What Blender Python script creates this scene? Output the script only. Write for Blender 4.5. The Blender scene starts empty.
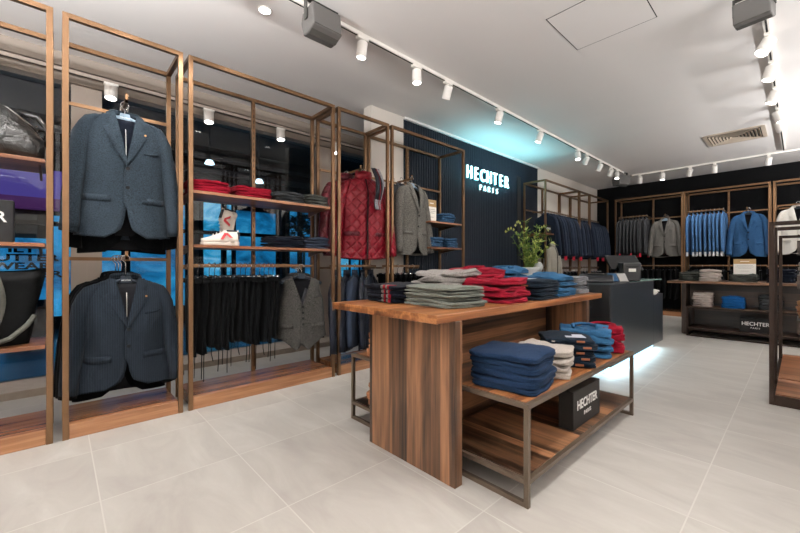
import bpy, math, random
from mathutils import Vector, Matrix
R = math.radians
PI = math.pi
sc = bpy.context.scene
col = sc.collection
random.seed(7)

# ------------------------------------------------------------------ camera, world, exposure
cam = bpy.data.cameras.new('camera')
cam.sensor_width = 36.0
cam.lens = 370 / 800 * 36
cam.clip_start = 0.05
cam.shift_y = -0.0006
camo = bpy.data.objects.new('camera', cam)
col.objects.link(camo)
camo.location = (0, 0, 1.05)
camo.rotation_euler = (R(90), 0, math.atan(400 / 370))
sc.camera = camo

w = bpy.data.worlds.new('night')
sc.world = w
w.use_nodes = True
w.node_tree.nodes['Background'].inputs[0].default_value = (0.10, 0.16, 0.26, 1)
w.node_tree.nodes['Background'].inputs[1].default_value = 0.25

sc.view_settings.view_transform = 'Standard'
sc.view_settings.look = 'None'
sc.view_settings.gamma = 1.0
sc.view_settings.use_curve_mapping = False
sc.view_settings.exposure = 0.0
try:
    sc.cycles.use_denoising = True
    sc.cycles.max_bounces = 10
    sc.cycles.diffuse_bounces = 5
    sc.cycles.transparent_max_bounces = 12
    sc.cycles.sample_clamp_indirect = 4.0
except Exception:
    pass
SPOT_W = 36.0          # each lit track head
WARM = (1.0, 0.955, 0.90)
# added fill lights out of view, no entrance built, to brighten the room
def added_fill_light(loc, rot, sx, sy, e):
    L_ = bpy.data.lights.new('added_fill_light', 'AREA')
    L_.shape = 'RECTANGLE'; L_.size = sx; L_.size_y = sy; L_.energy = e; L_.color = (1.0, 0.985, 0.97)
    o_ = bpy.data.objects.new('added_fill_light', L_)
    col.objects.link(o_)
    o_.location = loc; o_.rotation_euler = rot
added_fill_light((-.6, -3.15, 1.45), (R(90), 0, R(180)), 7.4, 2.8, 90)
added_fill_light((3.25, -2.0, 1.45), (R(90), 0, R(90)), 2.2, 2.8, 30)

# ------------------------------------------------------------------ materials
MATS = {}
def new_mat(name):
    m = bpy.data.materials.new(name)
    m.use_nodes = True
    nt = m.node_tree
    b = nt.nodes['Principled BSDF']
    return m, nt, b

def srgb(h):
    h = h.lstrip('#')
    c = [int(h[i:i + 2], 16) / 255 for i in (0, 2, 4)]
    return tuple((x / 12.92 if x <= 0.04045 else ((x + 0.055) / 1.055) ** 2.4) for x in c) + (1,)

def mapping(nt, scale=(1, 1, 1), rot=(0, 0, 0)):
    tc = nt.nodes.new('ShaderNodeTexCoord')
    mp = nt.nodes.new('ShaderNodeMapping')
    mp.inputs['Scale'].default_value = scale
    mp.inputs['Rotation'].default_value = rot
    nt.links.new(tc.outputs['Object'], mp.inputs['Vector'])
    return mp.outputs['Vector']

def ramp(nt, fac, stops):
    r = nt.nodes.new('ShaderNodeValToRGB')
    e = r.color_ramp.elements
    e[0].position, e[0].color = stops[0]
    e[1].position, e[1].color = stops[-1]
    for p, c in stops[1:-1]:
        n = e.new(p)
        n.color = c
    nt.links.new(fac, r.inputs['Fac'])
    return r.outputs['Color']

def noise(nt, vec, scale, detail=4, rough=0.5, dist=0.0):
    n = nt.nodes.new('ShaderNodeTexNoise')
    n.inputs['Scale'].default_value = scale
    n.inputs['Detail'].default_value = detail
    n.inputs['Roughness'].default_value = rough
    n.inputs['Distortion'].default_value = dist
    nt.links.new(vec, n.inputs['Vector'])
    return n.outputs['Fac']

def bump(nt, b, height, strength=0.3, dist=0.002):
    bp = nt.nodes.new('ShaderNodeBump')
    bp.inputs['Strength'].default_value = strength
    bp.inputs['Distance'].default_value = dist
    nt.links.new(height, bp.inputs['Height'])
    nt.links.new(bp.outputs['Normal'], b.inputs['Normal'])

def mul(c, k):
    return (min(1, c[0] * k), min(1, c[1] * k), min(1, c[2] * k), 1)

def plain(name, c, rough=0.5, metal=0.0, spec=None, var=0.08, vs=6.0, crinkle=0.0):
    m, nt, b = new_mat(name)
    c = srgb(c) if isinstance(c, str) else c
    f = noise(nt, mapping(nt), vs, 5)
    nt.links.new(ramp(nt, f, [(0.3, mul(c, 1 - var)), (0.7, mul(c, 1 + var))]), b.inputs['Base Color'])
    b.inputs['Roughness'].default_value = rough
    b.inputs['Metallic'].default_value = metal
    if crinkle:
        bump(nt, b, noise(nt, mapping(nt), 11, 5, .55, 1.2), crinkle, .03)
    if spec is not None:
        b.inputs['Specular IOR Level'].default_value = spec
    MATS[name] = m
    return m

def emit(name, c, s):
    m, nt, b = new_mat(name)
    c = srgb(c) if isinstance(c, str) else c
    b.inputs['Base Color'].default_value = c
    b.inputs['Emission Color'].default_value = c
    b.inputs['Emission Strength'].default_value = s
    MATS[name] = m
    return m

def fabric(name, c, var=0.25, scale=220, rough=0.92, bs=0.25, sheen=0.15, stripes=None, aniso=(1, 1, 1), wrinkle=0.35):
    """woven or knitted cloth: fine mottled weave, soft sheen, broad creases; stripes=(axis, freq, colour, width)"""
    m, nt, b = new_mat(name)
    c = srgb(c) if isinstance(c, str) else c
    v = mapping(nt, aniso)
    f = noise(nt, v, scale, 2, 0.6)
    colr = ramp(nt, f, [(0.32, mul(c, 1 - var)), (0.68, mul(c, 1 + var))])
    if stripes:
        axis, freq, c2, wd = stripes
        sx = nt.nodes.new('ShaderNodeSeparateXYZ')
        tc = nt.nodes.new('ShaderNodeTexCoord')
        nt.links.new(tc.outputs['Object'], sx.inputs[0])
        mu = nt.nodes.new('ShaderNodeMath'); mu.operation = 'MULTIPLY'; mu.inputs[1].default_value = freq
        nt.links.new(sx.outputs[axis], mu.inputs[0])
        fr = nt.nodes.new('ShaderNodeMath'); fr.operation = 'FRACT'
        nt.links.new(mu.outputs[0], fr.inputs[0])
        lt = nt.nodes.new('ShaderNodeMath'); lt.operation = 'LESS_THAN'; lt.inputs[1].default_value = wd
        nt.links.new(fr.outputs[0], lt.inputs[0])
        mx = nt.nodes.new('ShaderNodeMix'); mx.data_type = 'RGBA'
        nt.links.new(lt.outputs[0], mx.inputs[0])
        nt.links.new(colr, mx.inputs[6])
        mx.inputs[7].default_value = srgb(c2) if isinstance(c2, str) else c2
        colr = mx.outputs[2]
    nt.links.new(colr, b.inputs['Base Color'])
    b.inputs['Roughness'].default_value = rough
    b.inputs['Specular IOR Level'].default_value = 0.04
    b.inputs['Sheen Weight'].default_value = sheen * .15
    b.inputs['Sheen Roughness'].default_value = 0.5
    broad = noise(nt, mapping(nt, (1, 1, .55)), 14, 3, 0.5, 0.6)
    bp0 = nt.nodes.new('ShaderNodeBump')
    bp0.inputs['Strength'].default_value = wrinkle
    bp0.inputs['Distance'].default_value = 0.02
    nt.links.new(broad, bp0.inputs['Height'])
    bp = nt.nodes.new('ShaderNodeBump')
    bp.inputs['Strength'].default_value = bs
    bp.inputs['Distance'].default_value = 0.001
    nt.links.new(f, bp.inputs['Height'])
    nt.links.new(bp0.outputs['Normal'], bp.inputs['Normal'])
    nt.links.new(bp.outputs['Normal'], b.inputs['Normal'])
    MATS[name] = m
    return m

def wood(name, axis, dark='#2a150b', mid='#5a3219', light='#80502c', rough=0.38, strip=16.0, contrast=1.0):
    """walnut: staves of changing tone across the grain with long figured grain lines along axis 0/1/2"""
    m, nt, b = new_mat(name)
    sg = [55.0] * 3; sg[axis] = 1.8
    sf = [11.0] * 3; sf[axis] = 0.7
    f2 = noise(nt, mapping(nt, tuple(sg)), 1.0, 4, 0.55, 0.3)
    f3 = noise(nt, mapping(nt, tuple(sf)), 1.0, 4, 0.6, 1.0)
    def math_(op, a, k=None, c0=None):
        n = nt.nodes.new('ShaderNodeMath'); n.operation = op
        for i_, q_ in enumerate((a, k, c0)):
            if q_ is None: continue
            if isinstance(q_, (int, float)): n.inputs[i_].default_value = q_
            else: nt.links.new(q_, n.inputs[i_])
        return n.outputs[0]
    sx = nt.nodes.new('ShaderNodeSeparateXYZ')
    tc = nt.nodes.new('ShaderNodeTexCoord')
    nt.links.new(tc.outputs['Object'], sx.inputs[0])
    cb = nt.nodes.new('ShaderNodeCombineXYZ')
    for k_ in range(3):
        if k_ == axis: continue
        nt.links.new(math_('FLOOR', math_('MULTIPLY_ADD', sx.outputs[k_], strip, 31.37)), cb.inputs[k_])
    wn = nt.nodes.new('ShaderNodeTexWhiteNoise')
    nt.links.new(cb.outputs[0], wn.inputs['Vector'])
    s = math_('MULTIPLY_ADD', wn.outputs['Value'], 0.30, -0.15)
    s = math_('MULTIPLY_ADD', f2, 0.45, s)
    s = math_('MULTIPLY_ADD', f3, 0.55, s)
    k = 0.20 / contrast
    colr = ramp(nt, s, [(0.5 - k, srgb(dark)), (0.5, srgb(mid)), (0.5 + k, srgb(light))])
    nt.links.new(colr, b.inputs['Base Color'])
    b.inputs['Roughness'].default_value = rough
    bump(nt, b, f2, 0.08, 0.001)
    MATS[name] = m
    return m

WN = dict(dark='#1e120a', mid='#5c402c', light='#94694a', strip=17.0, contrast=1.1)
wood('walnut_x', 0, **WN); wood('walnut_y', 1, **WN); wood('walnut_z', 2, **WN)
wood('base_wood', 0, '#4c2b18', '#7d5236', '#a27655', 0.22, 12, 0.9)
wood('shelf_wood', 0, '#4c2b18', '#7a4d30', '#97694a', 0.34, 20, 0.9)
wood('table_wood', 1, '#4a2a17', '#774828', '#a06c43', 0.33, 18, 1.1)
plain('bronze', '#765a41', 0.34, 0.75, var=0.10, vs=9)
plain('table_metal', '#63564a', 0.42, 0.6)
plain('white_paint', '#efebe6', 0.6)
plain('track_white', '#e6e2dc', 0.5)
plain('black_plastic', '#15161a', 0.4)
plain('dark_slot', '#232323', 0.7, spec=.12)
plain('chrome', '#c9c9c9', 0.18, 1.0)
plain('ceiling_paint', '#dcd8d6', 0.85, var=0.015, vs=1.2)
plain('wall_paint', '#cfc8c0', 0.85, var=0.02, vs=1.2)
plain('column_paint', '#9b8f85', 0.8, var=0.03, vs=2)
plain('header_paint', '#8f847a', 0.75, var=0.02)
plain('black_wall', '#0b0c0e', 0.8, var=0.1, vs=3, spec=.12)
plain('navy_wall', '#141c27', 0.6, var=0.06, vs=3, spec=.2)
plain('speaker_grey', '#5b5957', 0.6, var=0.03)
plain('speaker_dark', '#403f3c', 0.7, var=0.03)
plain('grille_paint', '#b8aa9a', 0.6)
plain('counter_face', '#20262c', 0.3, var=0.06, vs=40)
plain('counter_side', '#0e1013', 0.4, var=0.08, vs=40)
plain('rack_brown', '#23170f', 0.6, 0.0, 0.2)
wood('walnut_dark_shaded_x', 0, '#150e0a', '#2c1f17', '#463226', strip=16.0); wood('walnut_shaded_z', 2, '#150e0a', '#33241a', '#503a2b', strip=16.0)  # far table walnut with its dimmer light in the colour; also brown rack shelves
plain('black_leather', '#18181a', 0.25, var=0.2, vs=25)
plain('olive_leather', '#0c0c0b', 0.33, var=0.25, vs=10, crinkle=.8)
plain('canvas_black', '#08090a', 0.8, var=0.2, vs=80, spec=.12)
plain('strap_grey', '#4a4a45', 0.8, var=0.15, vs=60, spec=.12)
plain('sign_black', '#08080a', 0.6, spec=.25)
plain('sign_dark', '#171513', 0.6, spec=.3)
plain('letter_white', '#f2f2f0', 0.5)
plain('kraft', '#a88a5e', 0.7)
plain('paper', '#eae8e2', 0.7)
plain('print_grey', '#8d8b88', 0.7)
plain('shoe_white', '#e4ddd3', 0.55)
plain('shoe_red', '#b3262c', 0.5)
plain('shoe_dark', '#34353a', 0.6, spec=.12)
plain('patch_tan', '#7a4423', 0.6)
plain('label_print', '#a9adb8', 0.6)
plain('tag_red', '#c9203a', 0.5)
plain('tag_white', '#e9edf2', 0.5)
plain('button_dark', '#08090a', 0.7, spec=.12)
plain('pin_gold', '#b98b54', 0.3, 0.8)
plain('leaf_green', '#6f8a35', 0.5, var=0.35, vs=12)
plain('leaf_pale', '#b9bd62', 0.5, var=0.25, vs=12)
plain('pot_white', '#d9dcdc', 0.3)
plain('threshold_stone', '#9c9084', 0.6, var=0.08, vs=15)
plain('street_floor', '#3d4650', 0.22, var=0.2, vs=4)
plain('street_ceiling', '#22262b', 0.9, var=0.2)
plain('facade_dark', '#14181d', 0.7, var=0.2, spec=.12)
plain('facade_grey', '#3c4146', 0.7, var=0.2, spec=.12)
plain('tree_dark', '#16261f', 0.8, var=0.4, vs=9)
plain('screen_dark', '#0f1114', 0.2)
plain('glass_edge', '#7fa39c', 0.15)
plain('hanger_dark', '#22282f', 0.45, spec=.12)
plain('hanger_blue', '#7d93a5', 0.4)
plain('lining_dark', '#0b0c10', 0.7, var=0.2, vs=40, spec=.12)
emit('lamp_glow', (1.0, 0.97, 0.92, 1), 14.0)
emit('letter_glow', (0.84, 1.0, 1.0, 1), 1.5)
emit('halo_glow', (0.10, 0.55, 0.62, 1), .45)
emit('kick_glow', (0.45, 0.78, 0.95, 1), .8)
def lit_graphic(name, c0, c1, c2, s_, sc_):
    m, nt, b = new_mat(name)
    f = noise(nt, mapping(nt, (1, 1, 1.6)), sc_, 5, .6, .8)
    cc = ramp(nt, f, [(.34, c0), (.5, c1), (.68, c2)])
    nt.links.new(cc, b.inputs['Emission Color']); nt.links.new(cc, b.inputs['Base Color'])
    b.inputs['Emission Strength'].default_value = s_
    MATS[name] = m
lit_graphic('blue_panel', (.005, .06, .14, 1), (.01, .22, .48, 1), (.06, .45, .75, 1), .8, 1.3)
lit_graphic('cyan_panel', (.01, .12, .22, 1), (.03, .38, .66, 1), (.30, .70, .90, 1), .9, 2.2)
emit('purple_panel', (0.13, 0.08, 0.42, 1), 0.55)
emit('plum_panel', (0.13, 0.03, 0.16, 1), 0.5)
emit('street_lamp_glow', (0.8, 0.95, 1.0, 1), 3.0)

fabric('charcoal_blue_wool', '#232b32', 0.42, 160)
fabric('dark_pinstripe_wool', '#151a20', 0.35, 190, stripes=(0, 85.0, '#232a32', 0.2))
fabric('black_wool', '#050607', 0.2, 200)
fabric('grey_tweed', '#5d5b57', 0.6, 130)
fabric('vest_tweed', '#333230', 0.6, 120)
fabric('charcoal_suit', '#38393c', 0.3, 160)
fabric('grey_suit', '#5b5956', 0.35, 160)
fabric('navy_suit', '#252c39', 0.25, 170)
fabric('navy_dark', '#171b24', 0.25, 170)
fabric('sky_suit', '#3f6189', 0.25, 170)
fabric('blue_suit', '#274566', 0.35, 150)
fabric('white_linen', '#cfccc6', 0.12, 150)
fabric('stone_jacket', '#8f8a80', 0.25, 120)
fabric('trouser_black', '#050607', 0.25, 150, rough=0.85)
fabric('red_sweater', '#6f0f1e', 0.18, 160)
fabric('red_polo', '#6e1120', 0.15, 180)
fabric('grey_sweater', '#5c5f59', 0.22, 140)
fabric('light_grey_sweater', '#777370', 0.25, 120)
fabric('dark_grey_sweater', '#2a2c2e', 0.25, 140)
fabric('olive_grey_knit', '#363835', 0.25, 140)
fabric('navy_sweater', '#142338', 0.22, 150)
fabric('navy_knit', '#0d1119', 0.25, 150)
fabric('pale_shirt', '#9a928b', 0.15, 150)
fabric('white_knit', '#a89d97', 0.15, 130)
fabric('denim_dark', '#111922', 0.4, 200)
fabric('denim_blue', '#2d4863', 0.45, 150)
fabric('blue_shirt', '#264a68', 0.2, 170)
fabric('royal_knit', '#154a80', 0.2, 150)
fabric('grey_tee', '#606164', 0.2, 150)
fabric('tan_knit', '#98694c', 0.2, 130)
fabric('tie_grey', '#8a8d94', 0.35, 120)
fabric('striped_knit', '#0a0c13', 0.2, 150)
fabric('knit_grey_band', '#5f5c57', 0.2, 150)
fabric('knit_red_band', '#6d111c', 0.1, 150)
fabric('scarf_cloth', '#2a2b30', 0.3, 120)

def quilted(name, c, rough=0.32):
    m, nt, b = new_mat(name)
    c = srgb(c)
    v = mapping(nt, (1, 1, 1), (0, R(45), 0))
    sx = nt.nodes.new('ShaderNodeSeparateXYZ'); nt.links.new(v, sx.inputs[0])
    outs = []
    for ax in (0, 2):
        a = nt.nodes.new('ShaderNodeMath'); a.operation = 'MULTIPLY'; a.inputs[1].default_value = PI / 0.075
        nt.links.new(sx.outputs[ax], a.inputs[0])
        s_ = nt.nodes.new('ShaderNodeMath'); s_.operation = 'SINE'; nt.links.new(a.outputs[0], s_.inputs[0])
        ab = nt.nodes.new('ShaderNodeMath'); ab.operation = 'ABSOLUTE'; nt.links.new(s_.outputs[0], ab.inputs[0])
        pw = nt.nodes.new('ShaderNodeMath'); pw.operation = 'POWER'; pw.inputs[1].default_value = 0.35
        nt.links.new(ab.outputs[0], pw.inputs[0]); outs.append(pw.outputs[0])
    mn = nt.nodes.new('ShaderNodeMath'); mn.operation = 'MINIMUM'
    nt.links.new(outs[0], mn.inputs[0]); nt.links.new(outs[1], mn.inputs[1])
    cr = noise(nt, mapping(nt), 40, 3, 0.6, 0.5)
    ad = nt.nodes.new('ShaderNodeMath'); ad.operation = 'MULTIPLY_ADD'; ad.inputs[1].default_value = 0.35
    nt.links.new(cr, ad.inputs[0]); nt.links.new(mn.outputs[0], ad.inputs[2])
    bump(nt, b, ad.outputs[0], 0.9, 0.012)
    b.inputs['Base Color'].default_value = c
    b.inputs['Roughness'].default_value = rough
    b.inputs['Specular IOR Level'].default_value = 0.25
    MATS[name] = m
quilted('red_quilt', '#680818')
quilted('wine_quilt', '#470a16')
plain('navy_leather', '#0a0f1a', 0.5, crinkle=.5, var=0.3, vs=20, spec=.2)

def tile_mat():
    m, nt, b = new_mat('floor_tile')
    tc = nt.nodes.new('ShaderNodeTexCoord')
    sx = nt.nodes.new('ShaderNodeSeparateXYZ'); nt.links.new(tc.outputs['Object'], sx.inputs[0])
    cell, dist = [], []
    for ax, off in ((0, 0.32 + 60.0), (1, -0.14 + 60.0)):
        a = nt.nodes.new('ShaderNodeMath'); a.operation = 'ADD'; a.inputs[1].default_value = off
        nt.links.new(sx.outputs[ax], a.inputs[0])
        d = nt.nodes.new('ShaderNodeMath'); d.operation = 'DIVIDE'; d.inputs[1].default_value = 0.6
        nt.links.new(a.outputs[0], d.inputs[0])
        fl = nt.nodes.new('ShaderNodeMath'); fl.operation = 'FLOOR'; nt.links.new(d.outputs[0], fl.inputs[0])
        fr = nt.nodes.new('ShaderNodeMath'); fr.operation = 'FRACT'; nt.links.new(d.outputs[0], fr.inputs[0])
        pp = nt.nodes.new('ShaderNodeMath'); pp.operation = 'PINGPONG'; pp.inputs[1].default_value = 0.5
        nt.links.new(d.outputs[0], pp.inputs[0])
        cell.append(fl.outputs[0]); dist.append(pp.outputs[0])
    mn = nt.nodes.new('ShaderNodeMath'); mn.operation = 'MINIMUM'
    nt.links.new(dist[0], mn.inputs[0]); nt.links.new(dist[1], mn.inputs[1])
    lt = nt.nodes.new('ShaderNodeMath'); lt.operation = 'LESS_THAN'; lt.inputs[1].default_value = 0.0045
    nt.links.new(mn.outputs[0], lt.inputs[0])
    cb = nt.nodes.new('ShaderNodeCombineXYZ'); nt.links.new(cell[0], cb.inputs[0]); nt.links.new(cell[1], cb.inputs[1])
    wn = nt.nodes.new('ShaderNodeTexWhiteNoise'); nt.links.new(cb.outputs[0], wn.inputs['Vector'])
    # cloudy stone, veins run along X and differ from tile to tile
    av = nt.nodes.new('ShaderNodeVectorMath'); av.operation = 'MULTIPLY_ADD'
    nt.links.new(cb.outputs[0], av.inputs[0]); av.inputs[1].default_value = (3.7, 5.3, 0)
    nt.links.new(tc.outputs['Object'], av.inputs[2])
    mp = nt.nodes.new('ShaderNodeMapping'); mp.inputs['Scale'].default_value = (1.2, 3.4, 1)
    nt.links.new(av.outputs[0], mp.inputs['Vector'])
    f = noise(nt, mp.outputs[0], 1.6, 7, 0.6, 0.8)
    md = nt.nodes.new('ShaderNodeMath'); md.operation = 'MULTIPLY_ADD'; md.inputs[1].default_value = 0.10
    nt.links.new(wn.outputs['Value'], md.inputs[0]); nt.links.new(f, md.inputs[2])
    c1 = ramp(nt, md.outputs[0], [(0.32, srgb('#9a9590')), (0.55, srgb('#a6a29c')), (0.8, srgb('#b1aea9'))])
    mx = nt.nodes.new('ShaderNodeMix'); mx.data_type = 'RGBA'
    nt.links.new(lt.outputs[0], mx.inputs[0]); nt.links.new(c1, mx.inputs[6])
    mx.inputs[7].default_value = srgb('#b5b2ac')
    nt.links.new(mx.outputs[2], b.inputs['Base Color'])
    rr = ramp(nt, f, [(0.3, (0.42, 0.42, 0.42, 1)), (0.7, (0.55, 0.55, 0.55, 1))])
    nt.links.new(rr, b.inputs['Roughness'])
    b.inputs['Specular IOR Level'].default_value = 0.4
    MATS['floor_tile'] = m
tile_mat()

def glass_mat():
    m, nt, b = new_mat('shop_glass')
    nt.nodes.remove(b)
    out = [n for n in nt.nodes if n.type == 'OUTPUT_MATERIAL'][0]
    t = nt.nodes.new('ShaderNodeBsdfTransparent'); t.inputs[0].default_value = (0.80, 0.86, 0.90, 1)
    g = nt.nodes.new('ShaderNodeBsdfGlossy'); g.inputs['Roughness'].default_value = 0.0
    fz = nt.nodes.new('ShaderNodeFresnel'); fz.inputs[0].default_value = 1.5
    mx = nt.nodes.new('ShaderNodeMixShader')
    nt.links.new(fz.outputs[0], mx.inputs[0]); nt.links.new(t.outputs[0], mx.inputs[1]); nt.links.new(g.outputs[0], mx.inputs[2])
    nt.links.new(mx.outputs[0], out.inputs['Surface'])
    MATS['shop_glass'] = m
glass_mat()

# ------------------------------------------------------------------ mesh helpers
class MB:
    """collects shapes and links them as ONE mesh object"""
    def __init__(s):
        s.v, s.f = [], []
    def add(s, verts, faces):
        o = len(s.v)
        s.v += [tuple(p) for p in verts]
        s.f += [tuple(i + o for i in f) for f in faces]
        return s
    def box(s, x0, x1, y0, y1, z0, z1):
        v = [(x, y, z) for z in (z0, z1) for y in (y0, y1) for x in (x0, x1)]
        return s.add(v, [(0, 2, 3, 1), (4, 5, 7, 6), (0, 1, 5, 4), (2, 6, 7, 3), (0, 4, 6, 2), (1, 3, 7, 5)])
    def tube(s, pts, r, n=8, cap=True):
        pts = [Vector(p) for p in pts]
        rings = []
        for i, p in enumerate(pts):
            t = (pts[min(i + 1, len(pts) - 1)] - pts[max(i - 1, 0)]).normalized()
            a = t.orthogonal().normalized() if i == 0 else (a - t * a.dot(t)).normalized()
            b = t.cross(a)
            rr = r[i] if isinstance(r, (list, tuple)) else r
            rings.append([p + (a * math.cos(2 * PI * k / n) + b * math.sin(2 * PI * k / n)) * rr for k in range(n)])
        return s.loft(rings, cap)
    def loft(s, rings, cap=True):
        n = len(rings[0])
        v = [p for r in rings for p in r]
        f = []
        for i in range(len(rings) - 1):
            for k in range(n):
                f.append((i * n + k, i * n + (k + 1) % n, (i + 1) * n + (k + 1) % n, (i + 1) * n + k))
        if cap:
            f.append(tuple(range(n - 1, -1, -1)))
            f.append(tuple((len(rings) - 1) * n + k for k in range(n)))
        return s.add(v, f)
    def lathe(s, prof, c=(0, 0, 0), n=20):
        rings = [[(c[0] + r * math.cos(2 * PI * k / n), c[1] + r * math.sin(2 * PI * k / n), c[2] + z) for k in range(n)] for r, z in prof]
        return s.loft(rings, True)
    def grid(s, rows):
        nr, nc = len(rows), len(rows[0])
        v = [p for r in rows for p in r]
        f = [(i * nc + j, i * nc + j + 1, (i + 1) * nc + j + 1, (i + 1) * nc + j) for i in range(nr - 1) for j in range(nc - 1)]
        return s.add(v, f)
    def prism(s, poly, axis, a, b):
        """poly of 2D points extruded along axis from a to b"""
        def P(p, t):
            return {0: (t, p[0], p[1]), 1: (p[0], t, p[1]), 2: (p[0], p[1], t)}[axis]
        n = len(poly)
        v = [P(p, a) for p in poly] + [P(p, b) for p in poly]
        f = [tuple(range(n)), tuple(range(2 * n - 1, n - 1, -1))] + [(k, k + n, (k + 1) % n + n, (k + 1) % n) for k in range(n)]
        return s.add(v, f)
    def xform(s, M):
        s.v = [tuple(M @ Vector(p)) for p in s.v]
        return s
    def mesh(s, name, mat, smooth=False):
        me = bpy.data.meshes.new(name)
        me.from_pydata(s.v, [], s.f)
        me.validate()
        import bmesh
        bm = bmesh.new(); bm.from_mesh(me)
        bmesh.ops.remove_doubles(bm, verts=bm.verts, dist=1e-5)
        bmesh.ops.recalc_face_normals(bm, faces=bm.faces)
        bm.to_mesh(me); bm.free()
        if smooth:
            me.polygons.foreach_set('use_smooth', [True] * len(me.polygons))
        me.materials.append(MATS[mat])
        return me
    def build(s, name, mat, parent=None, smooth=False, bevel=0.0, solid=0.0, loc=None):
        o = link(name, s.mesh(name, mat, smooth), parent)
        if loc: o.location = loc
        if solid:
            md = o.modifiers.new('solid', 'SOLIDIFY'); md.thickness = solid; md.offset = 0
        if bevel:
            md = o.modifiers.new('bevel', 'BEVEL'); md.width = bevel; md.segments = 2
            md.limit_method = 'ANGLE'; md.angle_limit = R(40)
        return o

def link(name, data, parent=None):
    o = bpy.data.objects.new(name, data)
    col.objects.link(o)
    if parent is not None:
        o.parent = parent
    return o

def thing(name, label, cat, loc=(0, 0, 0), rz=0.0, group=None):
    o = link(name, None)
    o.empty_display_size = 0.05
    o.location = loc
    o.rotation_euler = (0, 0, rz)
    o['label'] = label; o['category'] = cat
    if group: o['group'] = group
    return o

def tag(o, label, cat, group=None, kind=None):
    o['label'] = label; o['category'] = cat
    if group: o['group'] = group
    if kind: o['kind'] = kind
    return o

def struct(name, mb, mat, label, **k):
    o = mb.build(name, mat, **k)
    o['kind'] = 'structure'; o['label'] = label; o['category'] = name.split('_')[0]
    return o

def text_mesh(txt, size, mat, extrude=0.004, weight=0.0, spacing=1.0, name='lettering'):
    cu = bpy.data.curves.new(name, 'FONT')
    cu.body = txt; cu.size = size; cu.extrude = extrude; cu.offset = weight; cu.space_character = spacing
    cu.align_x = 'CENTER'; cu.resolution_u = 3
    o = bpy.data.objects.new(name, cu)
    col.objects.link(o)
    dg = bpy.context.evaluated_depsgraph_get()
    me = bpy.data.meshes.new_from_object(o.evaluated_get(dg))
    col.objects.unlink(o); bpy.data.objects.remove(o); bpy.data.curves.remove(cu)
    me.name = name
    me.materials.clear(); me.materials.append(MATS[mat])
    return me

def lettering(txt, size, mat, parent, loc, rot, sx=1.0, name='lettering', **k):
    o = link(name, text_mesh(txt, size, mat, name=name, **k), parent)
    o.location = loc; o.rotation_euler = rot; o.scale = (sx, 1, 1)
    return o
FRONT = (R(90), 0, 0)        # text standing up, facing local -y

ORD = ['top', 'second', 'third', 'fourth', 'fifth', 'sixth', 'seventh', 'eighth']
def ordinal(k, n):
    return 'bottom' if k == n - 1 and n > 1 else (ORD[k] if k == 0 else ORD[k] + ' from top')
CNT = ['first', 'second', 'third', 'fourth', 'fifth', 'sixth', 'seventh', 'eighth', 'ninth', 'tenth', 'eleventh', 'twelfth', 'thirteenth', 'fourteenth', 'fifteenth', 'sixteenth', 'seventeenth', 'eighteenth', 'nineteenth']

# ------------------------------------------------------------------ the setting
ZC = 2.97
XS = -3.47          # plane of the sign wall
XG = -4.55          # glass
YB = 9.97           # back wall
struct('floor', MB().box(-4.6, 3.4, -3.2, YB + .1, -0.1, 0), 'floor_tile', 'pale beige stone tile floor of the shop')
struct('ceiling', MB().box(-4.75, 3.4, -3.2, YB + .1, ZC, ZC + .1), 'ceiling_paint', 'plain pale plastered ceiling of the shop')
struct('wall_back', MB().box(-3.47, 3.4, YB, YB + .12, 0, ZC), 'black_wall', 'matt black wall behind the suit displays')
struct('wall_right', MB().box(3.3, 3.42, -3.2, YB, 0, ZC), 'wall_paint', 'pale side wall of the shop')
struct('wall_front', MB().box(-4.6, 3.3, -3.32, -3.2, 0, ZC), 'wall_paint', 'pale wall behind the camera')
# partition carrying the sign: pale end, dark ribbed middle, pale far end
struct('wall_partition', MB().box(XS - .14, XS, 2.74, 3.27, 0, ZC), 'wall_paint', 'pale end of the partition beside the windows')
rib = MB()
prof = [(XS - .14, 3.27)]
y = 3.27
while y < 6.84:
    prof += [(XS, y), (XS, y + .028), (XS - .005, y + .034), (XS - .005, y + .042)]
    y += .048
prof += [(XS, 6.86), (XS - .14, 6.86)]
rib.prism(prof, 2, 0, ZC)
struct('wall_sign', rib, 'navy_wall', 'dark blue grey ribbed wall behind the illuminated sign')
struct('trim_1', MB().box(XS - .13, XS + .012, 6.08, 6.2, 0, ZC - .3), 'black_plastic', 'dark vertical strip in the ribbed wall')
struct('wall_left', MB().box(XS - .14, XS, 6.86, YB, 0, ZC), 'wall_paint', 'pale wall behind the navy suit display')
struct('trim_2', MB().box(XS, XS + .03, 3.27, 6.86, ZC - .03, ZC), 'ceiling_paint', 'thin shadow trim between ribbed wall and ceiling')
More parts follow.
